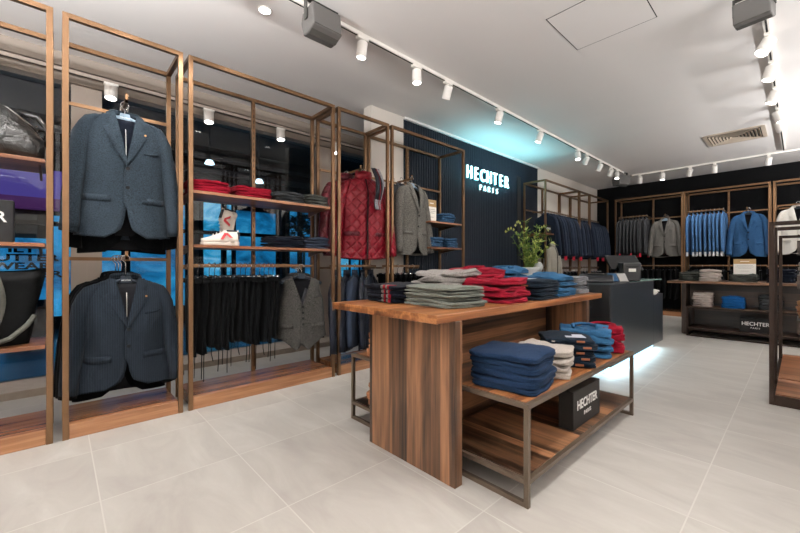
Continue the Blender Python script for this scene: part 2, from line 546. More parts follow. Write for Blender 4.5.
# window wall
struct('wall_header', MB().box(XG - .15, XG + .06, -3.2, 6.9, 2.715, ZC), 'header_paint', 'beige header above the shop windows')
struct('trim_3', MB().box(XG + .06, XG + .075, -3.2, 6.9, 2.80, 2.83), 'dark_slot', 'dark slot in the header above the windows')
struct('trim_4', MB().box(XG + .06, XG + .09, -3.2, 6.9, 2.835, 2.875), 'column_paint', 'pale ledge over the slot in the window header')
cols = [(-2.5, -2.3), (0.09, 0.31), (2.64, 2.98), (5.3, 5.5)]
for i, (a, b_) in enumerate(cols):
    struct('wall_column_%d' % (i + 1), MB().box(XG - .15, XG + .03, a, b_, 0, 2.72), 'column_paint', 'beige pier between two shop windows')
    struct('trim_%d' % (i + 10), MB().box(XG + .03, XG + .032, (a + b_) / 2 - .004, (a + b_) / 2 + .004, 0, 2.715), 'threshold_stone', 'thin vertical joint down a beige pier')
bays = [(-3.2, -2.5), (-2.3, .09), (.31, 2.64), (2.98, 5.3), (5.5, 6.9)]
for i, (a, b_) in enumerate(bays):
    struct('window_%d' % (i + 1), MB().box(XG - .06, XG - .05, a, b_, .06, 2.715), 'shop_glass', 'tall clear shop window pane')
struct('trim_20', MB().box(XG - .1, -4.19, -3.2, 6.9, 0, .06), 'threshold_stone', 'low beige stone sill under the windows')

# ------------------------------------------------------------------ street outside
st = struct('ground_street', MB().box(-13, -4.66, -9, 14, -.1, -.02), 'street_floor', 'glossy dark street outside the windows')
struct('ceiling_street', MB().box(-13, -4.75, -9, 14, 3.6, 3.7), 'street_ceiling', 'dark soffit above the street outside')
XF = -8.6
fa = thing('shop_facade', 'dark shop front with blue lit panels across the street', 'building', (XF - .1, 3, 0))
def fw(name, mat, x0, x1, y0, y1, z0, z1, parent=fa):
    return MB().box(x0 - (XF - .1), x1 - (XF - .1), y0 - 3, y1 - 3, z0, z1).build(name, mat, parent)
fw('wall', 'facade_dark', XF - .3, XF, -9, 14, -.02, 3.6)
fw('fascia', 'purple_panel', XF, XF + .25, -3.5, 1.2, 2.15, 2.62)
fw('fascia', 'plum_panel', XF, XF + .3, -3.5, 1.2, 1.98, 2.15)
yy = -3.4
random.seed(3)
pat = [('blue_panel', 0.5, 0.25, 1.3), ('cyan_panel', .22, .3, 1.95), ('facade_grey', .8, .1, 1.7), ('blue_panel', .9, .2, 1.25), ('facade_grey', .25, .1, 1.9), ('blue_panel', .5, .2, 1.9),
       ('cyan_panel', .3, .9, 1.95), ('blue_panel', 1.0, .25, 2.3), ('facade_grey', .12, .1, 2.4), ('cyan_panel', .55, .5, 2.4), ('blue_panel', .9, .2, 2.3), ('facade_grey', .15, .1, 2.4), ('blue_panel', 1.1, .6, 2.4), ('cyan_panel', .5, .4, 1.9), ('blue_panel', 1.2, .2, 2.35)]
i = 0
while yy < 9:
    mt, wd, z0, z1 = pat[i % len(pat)]
    fw('backlit_panel' if mt != 'facade_grey' else 'pier', mt, XF, XF + (.05 if mt != 'facade_grey' else .12), yy, yy + wd, z0, z1)
    yy += wd + .12
    i += 1
for z, h in ((1.72, .07), (2.42, .10), (3.0, .12), (3.3, .06)):
    fw('beam', 'facade_grey' if z > 2.5 else 'facade_dark', XF + .05, XF + .2, -9, 14, z, z + h)
for yv in (-1.2, .9, 2.6, 4.4, 6.4):
    fw('mullion', 'facade_dark', XF + .05, XF + .16, yv, yv + .09, 0, 3.4)
tx = ['ILY', 'BUTTER', 'WEAR', 'LONGER']
for k, t_ in enumerate(tx):
    lettering(t_, .15, 'facade_dark', fa, (.28, -3.42, 1.27 - k * .135), (R(90), 0, R(90)), 1.6, extrude=.01, weight=.005)
fw('backlit_panel', 'blue_panel', XF + .1, XF + .165, -1.35, .85, .5, 1.5)
for k, (ty, tz) in enumerate(((4.05, 1.75), (5.6, 1.65))):
    t = thing('street_tree', ['dark leafy tree outside behind the shelf of white shoes', 'dark leafy tree outside nearer the pale partition'][k], 'tree', (-7.6, ty, -.02))
    MB().tube([(0, 0, 0), (.02, .03, tz - .1)], [.035, .025]).build('trunk', 'tree_dark', t)
    cr = MB()
    rnd = random.Random(k)
    for j in range(170):
        th, ph, rr = rnd.uniform(0, 2 * PI), rnd.uniform(-.6, 1.5), rnd.uniform(.1, .42)
        c = Vector((rr * math.cos(th) * math.cos(ph), rr * math.sin(th) * math.cos(ph), tz + .15 + rr * math.sin(ph) * .8))
        u = Vector((rnd.uniform(-1, 1), rnd.uniform(-1, 1), rnd.uniform(-1, .4))).normalized() * .11
        v_ = u.orthogonal().normalized() * .022
        cr.add([c - u, c + v_, c + u, c - v_], [(0, 1, 2, 3)])
    cr.build('crown', 'tree_dark', t, solid=.004)
for k, (ly, lz) in enumerate(((.2, 2.9), (2.0, 2.95), (2.9, 2.75), (5.0, 3.0))):
    t = thing('street_spotlight', 'small white lamp under the dark soffit outside, ' + CNT[k] + ' along the street', 'lamp', (-7.2, ly, 3.6), group='lamps outside the windows')
    MB().tube([(0, 0, 0), (0, 0, lz - 3.6)], .012, 6).build('stem', 'facade_grey', t)
    MB().lathe([(.05, 0), (.08, -.06), (.08, -.07)], (0, 0, lz - 3.6)).build('lamp_head', 'street_lamp_glow', t)

# ------------------------------------------------------------------ ceiling fittings
def track(name, p0, p1, label, paint='track_white'):
    t = thing('light_track', label, 'light track', ((p0[0] + p1[0]) / 2, (p0[1] + p1[1]) / 2, p0[2]))
    o = Vector(t.location)
    along_y = abs(p1[1] - p0[1]) > abs(p1[0] - p0[0])
    hw = .018
    if along_y:
        b_ = MB().box(p0[0] - hw - o.x, p0[0] + hw - o.x, p0[1] - o.y, p1[1] - o.y, -.03, 0)
        s_ = MB().box(-.006, .006, p0[1] - o.y + .01, p1[1] - o.y - .01, -.032, -.028)
    else:
        b_ = MB().box(p0[0] - o.x, p1[0] - o.x, -hw, hw, -.03, 0)
        s_ = MB().box(p0[0] - o.x + .01, p1[0] - o.x - .01, -.006, .006, -.032, -.028)
    b_.build('rail', paint, t)
    s_.build('slot', 'dark_slot', t)
track('t', (-2.46, -3, ZC), (-2.46, 8.5, ZC), 'white track running from the camera along the sign wall')
track('t', (-.18, -3, ZC), (-.18, 8.72, ZC), 'white track running towards the black wall over the central floor')
track('t', (-2.4, 8.9, ZC), (3.2, 8.9, ZC), 'white track across the room before the black wall')
track('t', (-4.42, -3, 2.80), (-4.42, 5.2, 2.80), 'beige track along the window header', 'column_paint')

def spot(x, y, z, target, label, power=1.0, cone=75, length=.13, rad=.043, group=None, stem=.05, lit=True):
    """cylindrical track head hanging at the track point (x, y, z), aimed at target"""
    t = thing('track_spotlight', label, 'spotlight', (x, y, z), group=group)
    hinge = Vector((0, 0, -stem - .02))
    d = (Vector(target) - Vector((x, y, z)) - hinge).normalized()
    MB().box(-.02, .02, -.055, .055, -.022, 0).build('adapter', 'track_white', t, bevel=.003)
    MB().tube([(0, 0, -.02), tuple(hinge)], .009, 8).build('stem', 'white_paint', t)
    q = Vector((0, 0, -1)).rotation_difference(d).to_matrix().to_4x4()
    M = Matrix.Translation(hinge) @ q
    up = .035
    MB().lathe([(rad * .7, up), (rad, up - .01), (rad, up - length), (rad * .86, up - length - .001), (rad * .86, up - length + .012), (rad * .6, up - length + .012)], n=24).xform(M).build('head', 'white_paint', t, smooth=False)
    MB().lathe([(rad * .85, up - length + .010), (rad * .85, up - length + .004)], n=20).xform(M).build('lens', 'lamp_glow' if lit else 'grille_paint', t)
    if lit:
        L = bpy.data.lights.new('spot_light', 'SPOT')
        L.energy = SPOT_W * power
        L.color = WARM
        L.spot_size = R(cone); L.spot_blend = 0.85
        L.shadow_soft_size = 0.035
        lo = link('spot_light', L, t)
        lo.location = hinge + d * (length - up + .012)
        lo.rotation_euler = Vector((0, 0, -1)).rotation_difference(d).to_euler()
    return t
G1 = 'spotlights on the sign wall track'
T1 = [(1.85, (-2.75, 1.7, 0), 1.0), (2.49, (-2.2, 2.35, 0), 1.0), (2.95, (-3.2, 3.2, 1.5), 1.0), (3.91, (-2.8, 3.6, .9), .9), (4.94, (-3.0, 4.6, .9), .4), (6.22, (-2.0, 5.5, 0), 1.0),
      (6.59, (-3.1, 6.9, 1.6), 1.0), (7.23, (-3.2, 7.4, 1.6), .9), (7.79, (-3.2, 8.3, 1.5), .8), (8.12, (-2.3, 7.4, 0), .8)]
H1 = ['just beyond the grey speaker by the window racks', 'over the folded grey sweaters', 'over the grey tweed blazer display', 'short of the glowing sign', 'unlit looking head over the glowing sign',
      'bright one past the sign', 'just behind the bright one past the sign', 'over the navy suits', 'short of the far grey speaker', 'beside the far grey speaker']
for (yy, tg, pw), h in zip(T1, H1):
    spot(-2.46, yy, 2.94, tg, 'white spotlight on the sign wall track, ' + h, pw, group=G1)
for k, (yy, tg, pw) in enumerate([(.7, (-3.2, .6, 1.3), 1.4), (.45, (-3.2, .1, 1.3), 1.4), (-.3, (-3.0, -.6, 1.2), 1.2), (-1.2, (-2.2, -1.2, 0), 1.2), (-2.2, (-2.2, -2, 0), 1.2)]):
    spot(-2.46, yy, 2.94, tg, 'white spotlight on the sign wall track, %s behind the view' % CNT[k], pw, cone=85, group=G1)
G2 = 'spotlights on the central track'
for (yy, tg, pw), h in zip([(4.26, (-1.2, 3.2, .5), 1.0), (4.86, (-.9, 4.6, 0), 1.0), (5.58, (-1.3, 5.4, 0), 1.0), (6.33, (.6, 6.6, .5), 1.0), (6.8, (.4, 7.4, .8), 1.0)],
                           ['next to the dark speaker', 'second from the dark speaker', 'third from the dark speaker', 'fourth from the dark speaker', 'closest to the ceiling vent']):
    spot(-.18, yy, 2.94, tg, 'white spotlight on the central track, ' + h, pw, group=G2, rad=.048)
for k, (yy, tg, pw) in enumerate([(2.6, (-1.1, 2.0, .6), 1.4), (1.9, (-1.3, 1.6, .8), 1.5), (1.2, (-.9, 1.2, 0), 1.3), (.5, (-1.5, .9, 0), 1.2), (-.4, (-.4, -.3, 0), 1.2), (-1.4, (.2, -1.4, 0), 1.2), (-2.3, (0, -2, 0), 1.0)]):
    spot(-.18, yy, 2.94, tg, 'white spotlight on the central track, %s behind the view' % CNT[k], pw, cone=85, group=G2)
G3 = 'spotlights on the track before the black wall'
for xx, tg, pw, h, lit in [(-2.26, (-2.5, 9.6, 1.5), .8, 'beside the far grey speaker', True), (-1.87, (-1.9, 8.6, .6), 1.0, 'bright one over the charcoal suits', True), (-1.43, (-1.9, 9.6, 1.6), 1.0, 'over the grey blazer', True),
                      (-1.07, (-1.2, 9.6, 1.6), 1.0, 'over the light blue suits', True), (-.36, (-.6, 9.6, 1.6), 1.0, 'over the blue blazer', True), (.5, (.4, 9.6, 1.6), 1.0, 'beyond the blue blazer', True)]:
    spot(xx, 8.9, 2.94, tg, 'white spotlight before the black wall, ' + h, pw, group=G3, lit=lit)
G4 = 'spotlights along the windows'
for k, (yy, h) in enumerate(zip((.37, 1.22, 2.05, 2.86, -.6, -1.6), ('above the hanging charcoal blue blazer', 'above the red folded sweaters', 'above the folded dark grey sweaters', 'above the red quilted jacket', 'above the leather bag', 'past the leather bag'))):
    spot(-4.42, yy, 2.775, (-3.9, yy - .1, 0), 'white spotlight along the windows, ' + h, .55, cone=70, group=G4, stem=.035, rad=.05)

for x_, y_, ln, e_, dz, lab in ((1.9, 1.6, 3.4, 290, 0, 'added white pendant uplight over the front of the unseen side floor'), (1.9, 6.8, 3.4, 390, 0, 'added white pendant uplight over the back of the unseen side floor'),
                            (-1.7, -1.5, 2.4, 560, .28, 'added white pendant uplight behind the view near the windows')):
    ul = thing('added_uplight', lab, 'lamp', (x_, y_, ZC), 0, 'added pendant uplights')  # unseen fittings added to brighten the ceiling
    MB().box(-.08, .08, -ln / 2, ln / 2, -1.02 + dz, -.96 + dz).build('housing', 'white_paint', ul, bevel=.004)
    for q in (-1, 1):
        MB().tube([(0, q * ln * .4, -.97 + dz), (0, q * ln * .4, 0)], .004, 6).build('cable', 'chrome', ul)
    MB().box(-.07, .07, -ln / 2 + .02, ln / 2 - .02, -.961 + dz, -.956 + dz).build('diffuser', 'lamp_glow', ul)
    L = bpy.data.lights.new('uplight', 'AREA'); L.shape = 'RECTANGLE'; L.size = .14; L.size_y = ln - .05; L.energy = e_; L.color = (1.0, 1.0, 1.0)
    lo = link('uplight', L, ul); lo.location = (0, 0, -.95 + dz); lo.rotation_euler = (R(180), 0, 0)

dl = thing('ceiling_downlight', 'small round recessed downlight over the window racks', 'downlight', (-2.725, 1.14, ZC))
MB().lathe([(.05, 0), (.05, -.006), (.042, -.008), (.040, -.001)], n=28).build('trim_ring', 'white_paint', dl)
MB().lathe([(.039, -.001), (.039, -.0035)], n=24).build('lens', 'lamp_glow', dl)
L = bpy.data.lights.new('downlight', 'SPOT'); L.energy = 40; L.color = WARM; L.spot_size = R(110); L.spot_blend = 1; L.shadow_soft_size = .04
lo = link('downlight', L, dl); lo.location = (0, 0, -.02)

def speaker(loc, rz, label, tilt=0.0, s=1.0, dark='speaker_dark'):
    t = thing('ceiling_speaker', label, 'speaker', loc, rz, 'speakers hung from the ceiling')
    prof = [(-.10, -.09), (.0, -.115), (.08, -.10), (.10, .02), (.07, .09), (-.10, .10)]
    M = Matrix.Translation((0, 0, -.17 * s)) @ Matrix.Rotation(tilt, 4, 'X')
    a = MB().prism([(p[0] * s, p[1] * s) for p in prof], 0, -.135 * s, .135 * s).xform(M).build('cabinet', 'speaker_grey', t, bevel=.012 * s)
    MB().prism([(-.102 * s, -.085 * s), (.0, -.119 * s), (.0, -.117 * s), (-.098 * s, -.08 * s)], 0, -.125 * s, .125 * s).xform(M).build('grille', dark, t)
    MB().box(-.15 * s, -.142 * s, -.02, .02, -.17 * s, 0).box(.142 * s, .15 * s, -.02, .02, -.17 * s, 0).box(-.15 * s, .15 * s, -.02, .02, -.006, 0).build('bracket', 'speaker_dark', t)
    return t
speaker((-2.40, 1.43, ZC), R(90), 'grey box speaker beside the round downlight', R(-8), .88)
speaker((-.215, 3.5, ZC - .05), R(-8), 'dark grey box speaker on the central track by the white heads', R(10), .72)
speaker((-2.5, 8.5, ZC), R(60), 'small grey box speaker in the far corner before the black wall', 0)

v = thing('ceiling_vent', 'square louvred air vent flush in the ceiling', 'vent', (-.655, 7.36, ZC))
f_ = MB()
for a_ in (-1, 1):
    f_.box(-.31, .31, a_ * .31 - .022, a_ * .31 + .022, -.012, 0)
    f_.box(a_ * .31 - .022, a_ * .31 + .022, -.31, .31, -.012, 0)
f_.build('frame', 'grille_paint', v)
MB().box(-.30, .30, -.30, .30, -.004, -.001).build('duct_opening', 'dark_slot', v)
sl = MB()
for k in range(1, 8):
    q = k / 8 * .29
    for (ax, sg) in ((0, 1), (0, -1), (1, 1), (1, -1)):
        ln = q
        pp = sg * q
        if ax == 0: sl.add([(pp, -ln, -.004), (pp, ln, -.004), (pp + sg * .02, ln + .01, -.018), (pp + sg * .02, -ln - .01, -.018)], [(0, 1, 2, 3)])
        else: sl.add([(-ln, pp, -.004), (ln, pp, -.004), (ln + .01, pp + sg * .02, -.018), (-ln - .01, pp + sg * .02, -.018)], [(0, 1, 2, 3)])
sl.build('louvre', 'grille_paint', v, solid=.003)
h = thing('access_hatch', 'square access hatch outlined in the ceiling', 'hatch', (-1.045, 3.09, ZC))
MB().box(-.293, .293, -.293, .293, -.003, 0).build('panel', 'ceiling_paint', h)
g_ = MB()
for a_ in (-1, 1):
    g_.box(-.30, .30, a_ * .2965 - .0028, a_ * .2965 + .0028, -.002, 0)
    g_.box(a_ * .2965 - .0028, a_ * .2965 + .0028, -.30, .30, -.002, 0)
g_.build('joint', 'dark_slot', h)

# ------------------------------------------------------------------ garments
def sup(x, a, n=2.5):
    t = min(1.0, abs(x) / a)
    return max(0.0, 1 - t ** n) ** (1 / n)
def lerp_tab(tab, v):
    for (v0, a), (v1, b_) in zip(tab, tab[1:]):
        if v <= v1:
            t = (v - v0) / (v1 - v0)
            t = t * t * (3 - 2 * t) if False else t
            return a + (b_ - a) * t
    return tab[-1][1]
VS = [0, .012, .03, .05, .07, .1, .15, .2, .25, .3, .36, .42, .48, .54, .6, .66, .72, .78, .84, .89, .93, .96, .985, 1]

def jacket_meshes(key, cloth, L=.75, W=1.0, D=1.0, closed=False, sleeves=True, vest=False, lapel=True, inner=None, buttons=2, pockets=True, pin=False,
                  slim=0.0, seed=0, tags=None, zipper=False, pocket_mat=None):
    """returns [(part name, mesh)] of one hanging garment; front faces local -y, collar at z = 0, hangs down"""
    rnd = random.Random(seed)
    wtab = [(0, .058), (.010, .074), (.025, .100), (.045, .130), (.07, .158), (.1, .178), (.14, .188), (.25, .198), (.45, .205), (.6, .205), (.8, .222), (1, .242)]
    if vest: wtab = [(0, .07), (.012, .085), (.03, .11), (.05, .135), (.08, .15), (.12, .152), (.22, .155), (.36, .185), (.55, .19), (.75, .195), (1, .21)]
    ftab = [(0, .028), (.07, .05), (.2, .085), (.4, .095), (.6, .085), (1, .08)]
    btab = [(0, .03), (.07, .05), (.2, .06), (.6, .05), (1, .055)]
    p1, p2, p3 = [rnd.uniform(0, 6) for _ in range(3)]
    def A(v): return lerp_tab(wtab, v) * W
    def wr(x, v): return (.006 * math.sin(9 * v + 14 * x + p1) + .004 * math.sin(23 * x + 5 * v + p2)) * min(1, v * 4)
    def hem(x, v):
        if vest: return -.085 * max(0, 1 - abs(abs(x) - .05) / .12) * v ** 4 + .03 * (abs(x) / .2) * v ** 4
        return .012 * math.sin(8 * x + p3) * v ** 3
    def yf(x, v): return -lerp_tab(ftab, v) * D * sup(x, A(v)) + wr(x, v) * D
    def yb(x, v): return lerp_tab(btab, v) * D * sup(x, A(v)) + wr(x, v) * .6 * D
    vb, vc = (.44, .70) if not vest else (.44, .93)
    if closed: vb = .03
    def edge(v):
        if v < vb:
            return (.062 if not vest else .08) * W * (1 - v / vb) ** (1 if not closed else .5)
        if v < vc or closed: return 0.0
        t = (v - vc) / (1 - vc)
        return (.045 * t ** 2 + .06 * max(0, t - .75) * 4 * t) * W if not vest else .035 * t ** 1.5
    out = []
    body = MB()
    for s_ in (-1, 1):
        rows = []
        for v in VS:
            a, e = A(v), edge(v)
            if s_ > 0 and vb <= v < vc + .05 and not closed: e = max(-.014, e - .014)
            row = []
            for k in range(13):
                u = k / 12
                x = e + (a - e) * math.cos(u * PI / 2)
                yy = yf(x, v) - (.004 if s_ > 0 and u > .6 else 0)
                row.append((s_ * x, yy, -v * L + hem(x, v)))
            rows.append(row)
        body.grid(rows)
    rows = []
    for v in VS:
        a = A(v)
        rows.append([(a * math.sin((k / 18 - .5) * PI), yb(a * math.sin((k / 18 - .5) * PI), v), -v * L + hem(a * math.sin((k / 18 - .5) * PI), v)) for k in range(19)])
    body.grid(rows)
    out.append(('body', body.mesh('body', cloth, True), .004))
    rows = []
    for v in VS:
        a = A(v) * .95
        rows.append([(a * math.sin((k / 10 - .5) * PI), yb(a * math.sin((k / 10 - .5) * PI), v) * .5 - .004, -v * L * .97 - .012) for k in range(11)])
    out.append(('lining', MB().grid(rows).mesh('lining', 'lining_dark', True), 0))
    if inner:
        rows = []
        for v in [i * .045 for i in range(1, 12)]:
            e = edge(v) + .035
            rows.append([(x_, yf(x_, v) * .62 + .004, -v * L - .005) for x_ in (-e, -e * .5, -.012, 0, .012, e * .5, e)])
        out.append(('inner_vest', MB().grid(rows).mesh('inner_vest', inner, True), .003))
        out.append(('zip', MB().grid([[(x_, yf(0, v) * .62 - .002, -v * L) for x_ in (-.002, .002)] for v in [i * .045 for i in range(3, 9)]]).mesh('zip', 'chrome', False), .002))
    if lapel and not closed and not vest:
        for s_ in (-1, 1):
            rows = []
            n = 12
            for k in range(n + 1):
                t = k / n
                v = .02 + (vb - .02) * t
                e = edge(v)
                # outer edge: collar, notch, peak of the lapel, long taper
                if t < .16: o_ = e + .035 + .02 * t / .16
                elif t < .24: o_ = e + .055 - .02 * (t - .16) / .08
                elif t < .30: o_ = e + .035 + .045 * (t - .24) / .06
                else: o_ = e + .080 * (1 - (t - .30) / .70) ** .85
                row = []
                for j in range(5):
                    x = e - .006 + (o_ - e + .006) * j / 4
                    row.append((s_ * x, yf(max(0, x), v) - .013 - .005 * math.sin(PI * j / 4), -v * L + .006 * (1 - t)))
                rows.append(row)
            out.append(('lapel', MB().grid(rows).mesh('lapel', cloth, False), .005))
    # collar band round the neck
    rows = []
    ca = .072 * W
    hgt = .03 if not closed else .055
    def ev(th): return 1 if closed else max(0.0, math.sin(th)) ** .6
    for k in range(17):
        th = -.15 * PI + (1.3 * PI) * k / 16 if not closed else 2 * PI * k / 16
        rows.append([(ca * f__ * math.cos(th), .036 * D * f__ * math.sin(th) + .002, z_) for f__, z_ in ((1.0, -.012), (.98, hgt * ev(th)), (1.08, hgt * ev(th) + .004), (1.18, -.02))])
    if not vest or True:
        out.append(('collar', MB().grid(rows).mesh('collar', cloth, True), .003))
    if sleeves:
        for s_ in (-1, 1):
            q = L / .75
            path = [(.105, 0, -.040, .012, .016), (.128, 0, -.044, .026, .034), (.158, 0, -.066, .040, .052), (.180, 0, -.11, .047, .061), (.198, -.002, -.17, .051, .064), (.214, -.005, -.25, .052, .063), (.230, -.011, -.35, .050, .060), (.243, -.020, -.46, .048, .056), (.253, -.032, -.57, .046, .053), (.261, -.043, -.67 * q, .045, .052), (.263, -.046, -.73 * q, .045, .053)]
            rings = []
            for (x, yy, z, rx, ry) in path:
                ring = []
                for k in range(14):
                    th = 2 * PI * k / 14
                    wv = 1 + .05 * math.sin(3 * th + z * 30 + p1) + .035 * math.sin(z * 55 + p2 + th)
                    ring.append((s_ * (x * W + rx * wv * math.cos(th) * (1 - slim)), (yy + ry * wv * math.sin(th)) * D, z + .008 * math.cos(th)))
                rings.append(ring)
            last = rings[-1]
            c = [sum(p[i] for p in last) / 14 for i in range(3)]
            rings.append([tuple(c[i] + (p[i] - c[i]) * .82 for i in range(3)) for p in last])
            rings.append([tuple(c[i] + (p[i] - c[i]) * .8 + (.03 if i == 2 else 0) for i in range(3)) for p in last])
            out.append(('sleeve', MB().loft(rings, True).mesh('sleeve', cloth, True), 0))
            if tags:
                tg = MB().box(s_ * .262 * W - .02, s_ * .262 * W + .02, -.058 * D - .012, -.040 * D + .012, -.80 * L / .75, -.715 * L / .75)
                out.append(('sleeve_tag', tg.mesh('sleeve_tag', tags, False), 0))
    if closed:
        out.append(('zip', MB().grid([[(x_, yf(0, v) - .012, -v * L) for x_ in (-.007, .007)] for v in VS[2:]]).mesh('zip', 'button_dark', False), .004))
    for k in range(buttons):
        v = vb + .02 + k * (.15 if not vest else .09)
        bt = MB().lathe([(.001, -.004), (.011, -.003), (.011, .002), (.001, .002)], n=12)
        bt.xform(Matrix.Translation((.004, yf(0, v) - .012, -v * L)) @ Matrix.Rotation(R(90), 4, 'X'))
        out.append(('button', bt.mesh('button', 'button_dark', False), 0))
    if pockets:
        for s_ in (-1, 1):
            v0 = .68 if not vest else .72
            rows = []
            for j in range(3):
                rows.append([(s_ * x, yf(x, v0) - .004 - .0015 * j, -v0 * L - j * .02) for x in [(.075 + .125 * i / 6) * W for i in range(7)]])
            out.append(('pocket_flap', MB().grid(rows).mesh('pocket_flap', pocket_mat or cloth, True), .003))
        rows = [[(x, yf(x, .33) - .008, -.33 * L + .012 * j + (x - .1) * .12) for x in [(.085 + .08 * i / 4) * W for i in range(5)]] for j in range(2)]
        out.append(('breast_pocket', MB().grid(rows).mesh('breast_pocket', cloth, True), .005))
    if pin:
        p = MB().lathe([(.001, -.003), (.006, -.002), (.006, .002)], n=10).xform(Matrix.Translation((.098, yf(.09, .17) - .02, -.17 * L)) @ Matrix.Rotation(R(90), 4, 'X'))
        out.append(('lapel_pin', p.mesh('lapel_pin', 'pin_gold'), 0))
    return out

def place(parts, name, label, cat, loc, rz, group=None, scale=1.0):
    t = thing(name, label, cat, loc, rz, group)
    t.scale = (scale,) * 3 if not isinstance(scale, tuple) else scale
    for nm, me, so in parts:
        o = link(nm, me, t)
        if so:
            md = o.modifiers.new('solid', 'SOLIDIFY'); md.thickness = so; md.offset = 0
    return t

def hanger_meshes(plate, width=.36, word=True, clips=False, drop=0.0):
    """hook point at z = 0 (rests on the bar), shoulders 0.10 below"""
    out = []
    hk = [(.022 * math.cos(a), 0, -.016 + .022 * math.sin(a)) for a in [R(-30) + R(210) * k / 10 for k in range(11)]]
    hk = hk + [(-.020, 0, -.03), (-.004, 0, -.045), (0, 0, -.06), (0, 0, -.105)]
    hk[-1] = (0, 0, -.105 - drop)
    out.append(('hook', MB().tube(hk, .0028, 6).mesh('hook', 'chrome', True), 0))
    if clips:
        out.append(('bar', MB().tube([(-width / 2, 0, -.105), (width / 2, 0, -.105)], .004, 6).mesh('bar', 'chrome', True), 0))
        for s_ in (-1, 1):
            out.append(('clip', MB().box(s_ * width * .36 - .014, s_ * width * .36 + .014, -.01, .01, -.145, -.095).mesh('clip', 'hanger_dark'), 0))
    else:
        pr = []
        for k in range(13):
            x = (k / 12 - .5) * width
            pr.append((x, 0, -drop - .098 - .075 * (abs(x) / (width / 2)) ** 1.3))
        out.append(('shoulder_bar', MB().tube(pr, [.010 + .006 * abs(k - 6) / 6 for k in range(13)], 8).mesh('shoulder_bar', plate, True), 0))
        out.append(('neck_plate', MB().prism([(-.034, -.125 - drop), (.034, -.125 - drop), (.026, -.078 - drop), (-.026, -.078 - drop)], 1, -.012, .012).mesh('neck_plate', plate), 0))
    return out
HG_DARK = hanger_meshes('hanger_dark'); HG_BLUE = hanger_meshes('hanger_blue'); HG_CLIP = hanger_meshes('hanger_dark', .3, clips=True); HG_LONG = hanger_meshes('hanger_dark', .34, drop=.062)

def hang(parts, hangers, nm, label, cat, hook, rz, group, hlabel, hgroup, scale=1.0, drop=.088):
    """a hanger on the bar at hook, a garment on the hanger: two things"""
    place(hangers, 'coat_hanger' if hangers is not HG_CLIP else 'clip_hanger', hlabel, 'hanger', hook, rz, hgroup)
    return place(parts, nm, label, cat, (hook[0], hook[1], hook[2] - drop), rz, group, scale)

J = {}
J['charcoal'] = jacket_meshes('a', 'charcoal_blue_wool', .80, 1.04, 1.0, inner='navy_knit', pin=True, seed=1)
J['pin'] = jacket_meshes('b', 'dark_pinstripe_wool', .70, 1.06, 1.0, inner='lining_dark', pin=True, seed=2)
J['blackj'] = jacket_meshes('c', 'black_wool', .92, 1.02, .62, seed=3)
J['blackj2'] = jacket_meshes('c', 'black_wool', .78, 1.04, .62, seed=4)
J['red'] = jacket_meshes('d', 'red_quilt', .80, 1.12, 1.1, closed=True, lapel=False, buttons=0, pockets=True, pocket_mat='wine_quilt', seed=5)
J['red2'] = jacket_meshes('d', 'wine_quilt', .76, 1.1, .9, closed=True, lapel=False, buttons=0, pockets=False, seed=6)
J['tweed'] = jacket_meshes('e', 'grey_tweed', .80, 1.0, 1.0, seed=7)
J['tweed2'] = jacket_meshes('e', 'charcoal_suit', .80, 1.0, .6, seed=8)
J['vest'] = jacket_meshes('f', 'vest_tweed', .55, 1.0, .9, sleeves=False, vest=True, seed=9, buttons=4)
J['vest2'] = jacket_meshes('f', 'charcoal_suit', .55, 1.0, .5, sleeves=False, vest=True, seed=10, buttons=0, pockets=False)
J['leather'] = jacket_meshes('g', 'navy_leather', .74, 1.0, .6, closed=True, lapel=False, buttons=0, pockets=False, seed=11)
J['denimj'] = jacket_meshes('g', 'navy_suit', .70, 1.0, .6, closed=True, lapel=False, buttons=0, pockets=False, seed=12)
J['navy'] = jacket_meshes('h', 'navy_suit', .80, 1.0, .42, slim=.1, seed=13, tags='tag_red', pockets=False)
J['navyd'] = jacket_meshes('h', 'navy_dark', .80, 1.0, .42, slim=.1, seed=14, pockets=False)
J['navyp'] = jacket_meshes('h', 'navy_suit', .79, 1.0, .42, slim=.1, seed=23, pockets=False)
J['charp'] = jacket_meshes('i', 'charcoal_suit', .79, 1.0, .36, slim=.1, seed=25, pockets=False)
J['char'] = jacket_meshes('i', 'charcoal_suit', .80, 1.0, .36, slim=.1, seed=15, tags='tag_red', pockets=False)
J['sky'] = jacket_meshes('j', 'sky_suit', .80, 1.0, .36, slim=.1, seed=16, tags='tag_white', pockets=False)
J['greyb'] = jacket_meshes('k', 'grey_suit', .78, 1.0, 1.0, seed=17)
J['blueb'] = jacket_meshes('l', 'blue_suit', .80, 1.0, 1.0, seed=18)
J['whiteb'] = jacket_meshes('m', 'white_linen', .78, 1.0, 1.0, seed=19)
J['stone'] = jacket_meshes('n', 'stone_jacket', .70, 1.0, .9, closed=True, lapel=False, buttons=0, seed=20)

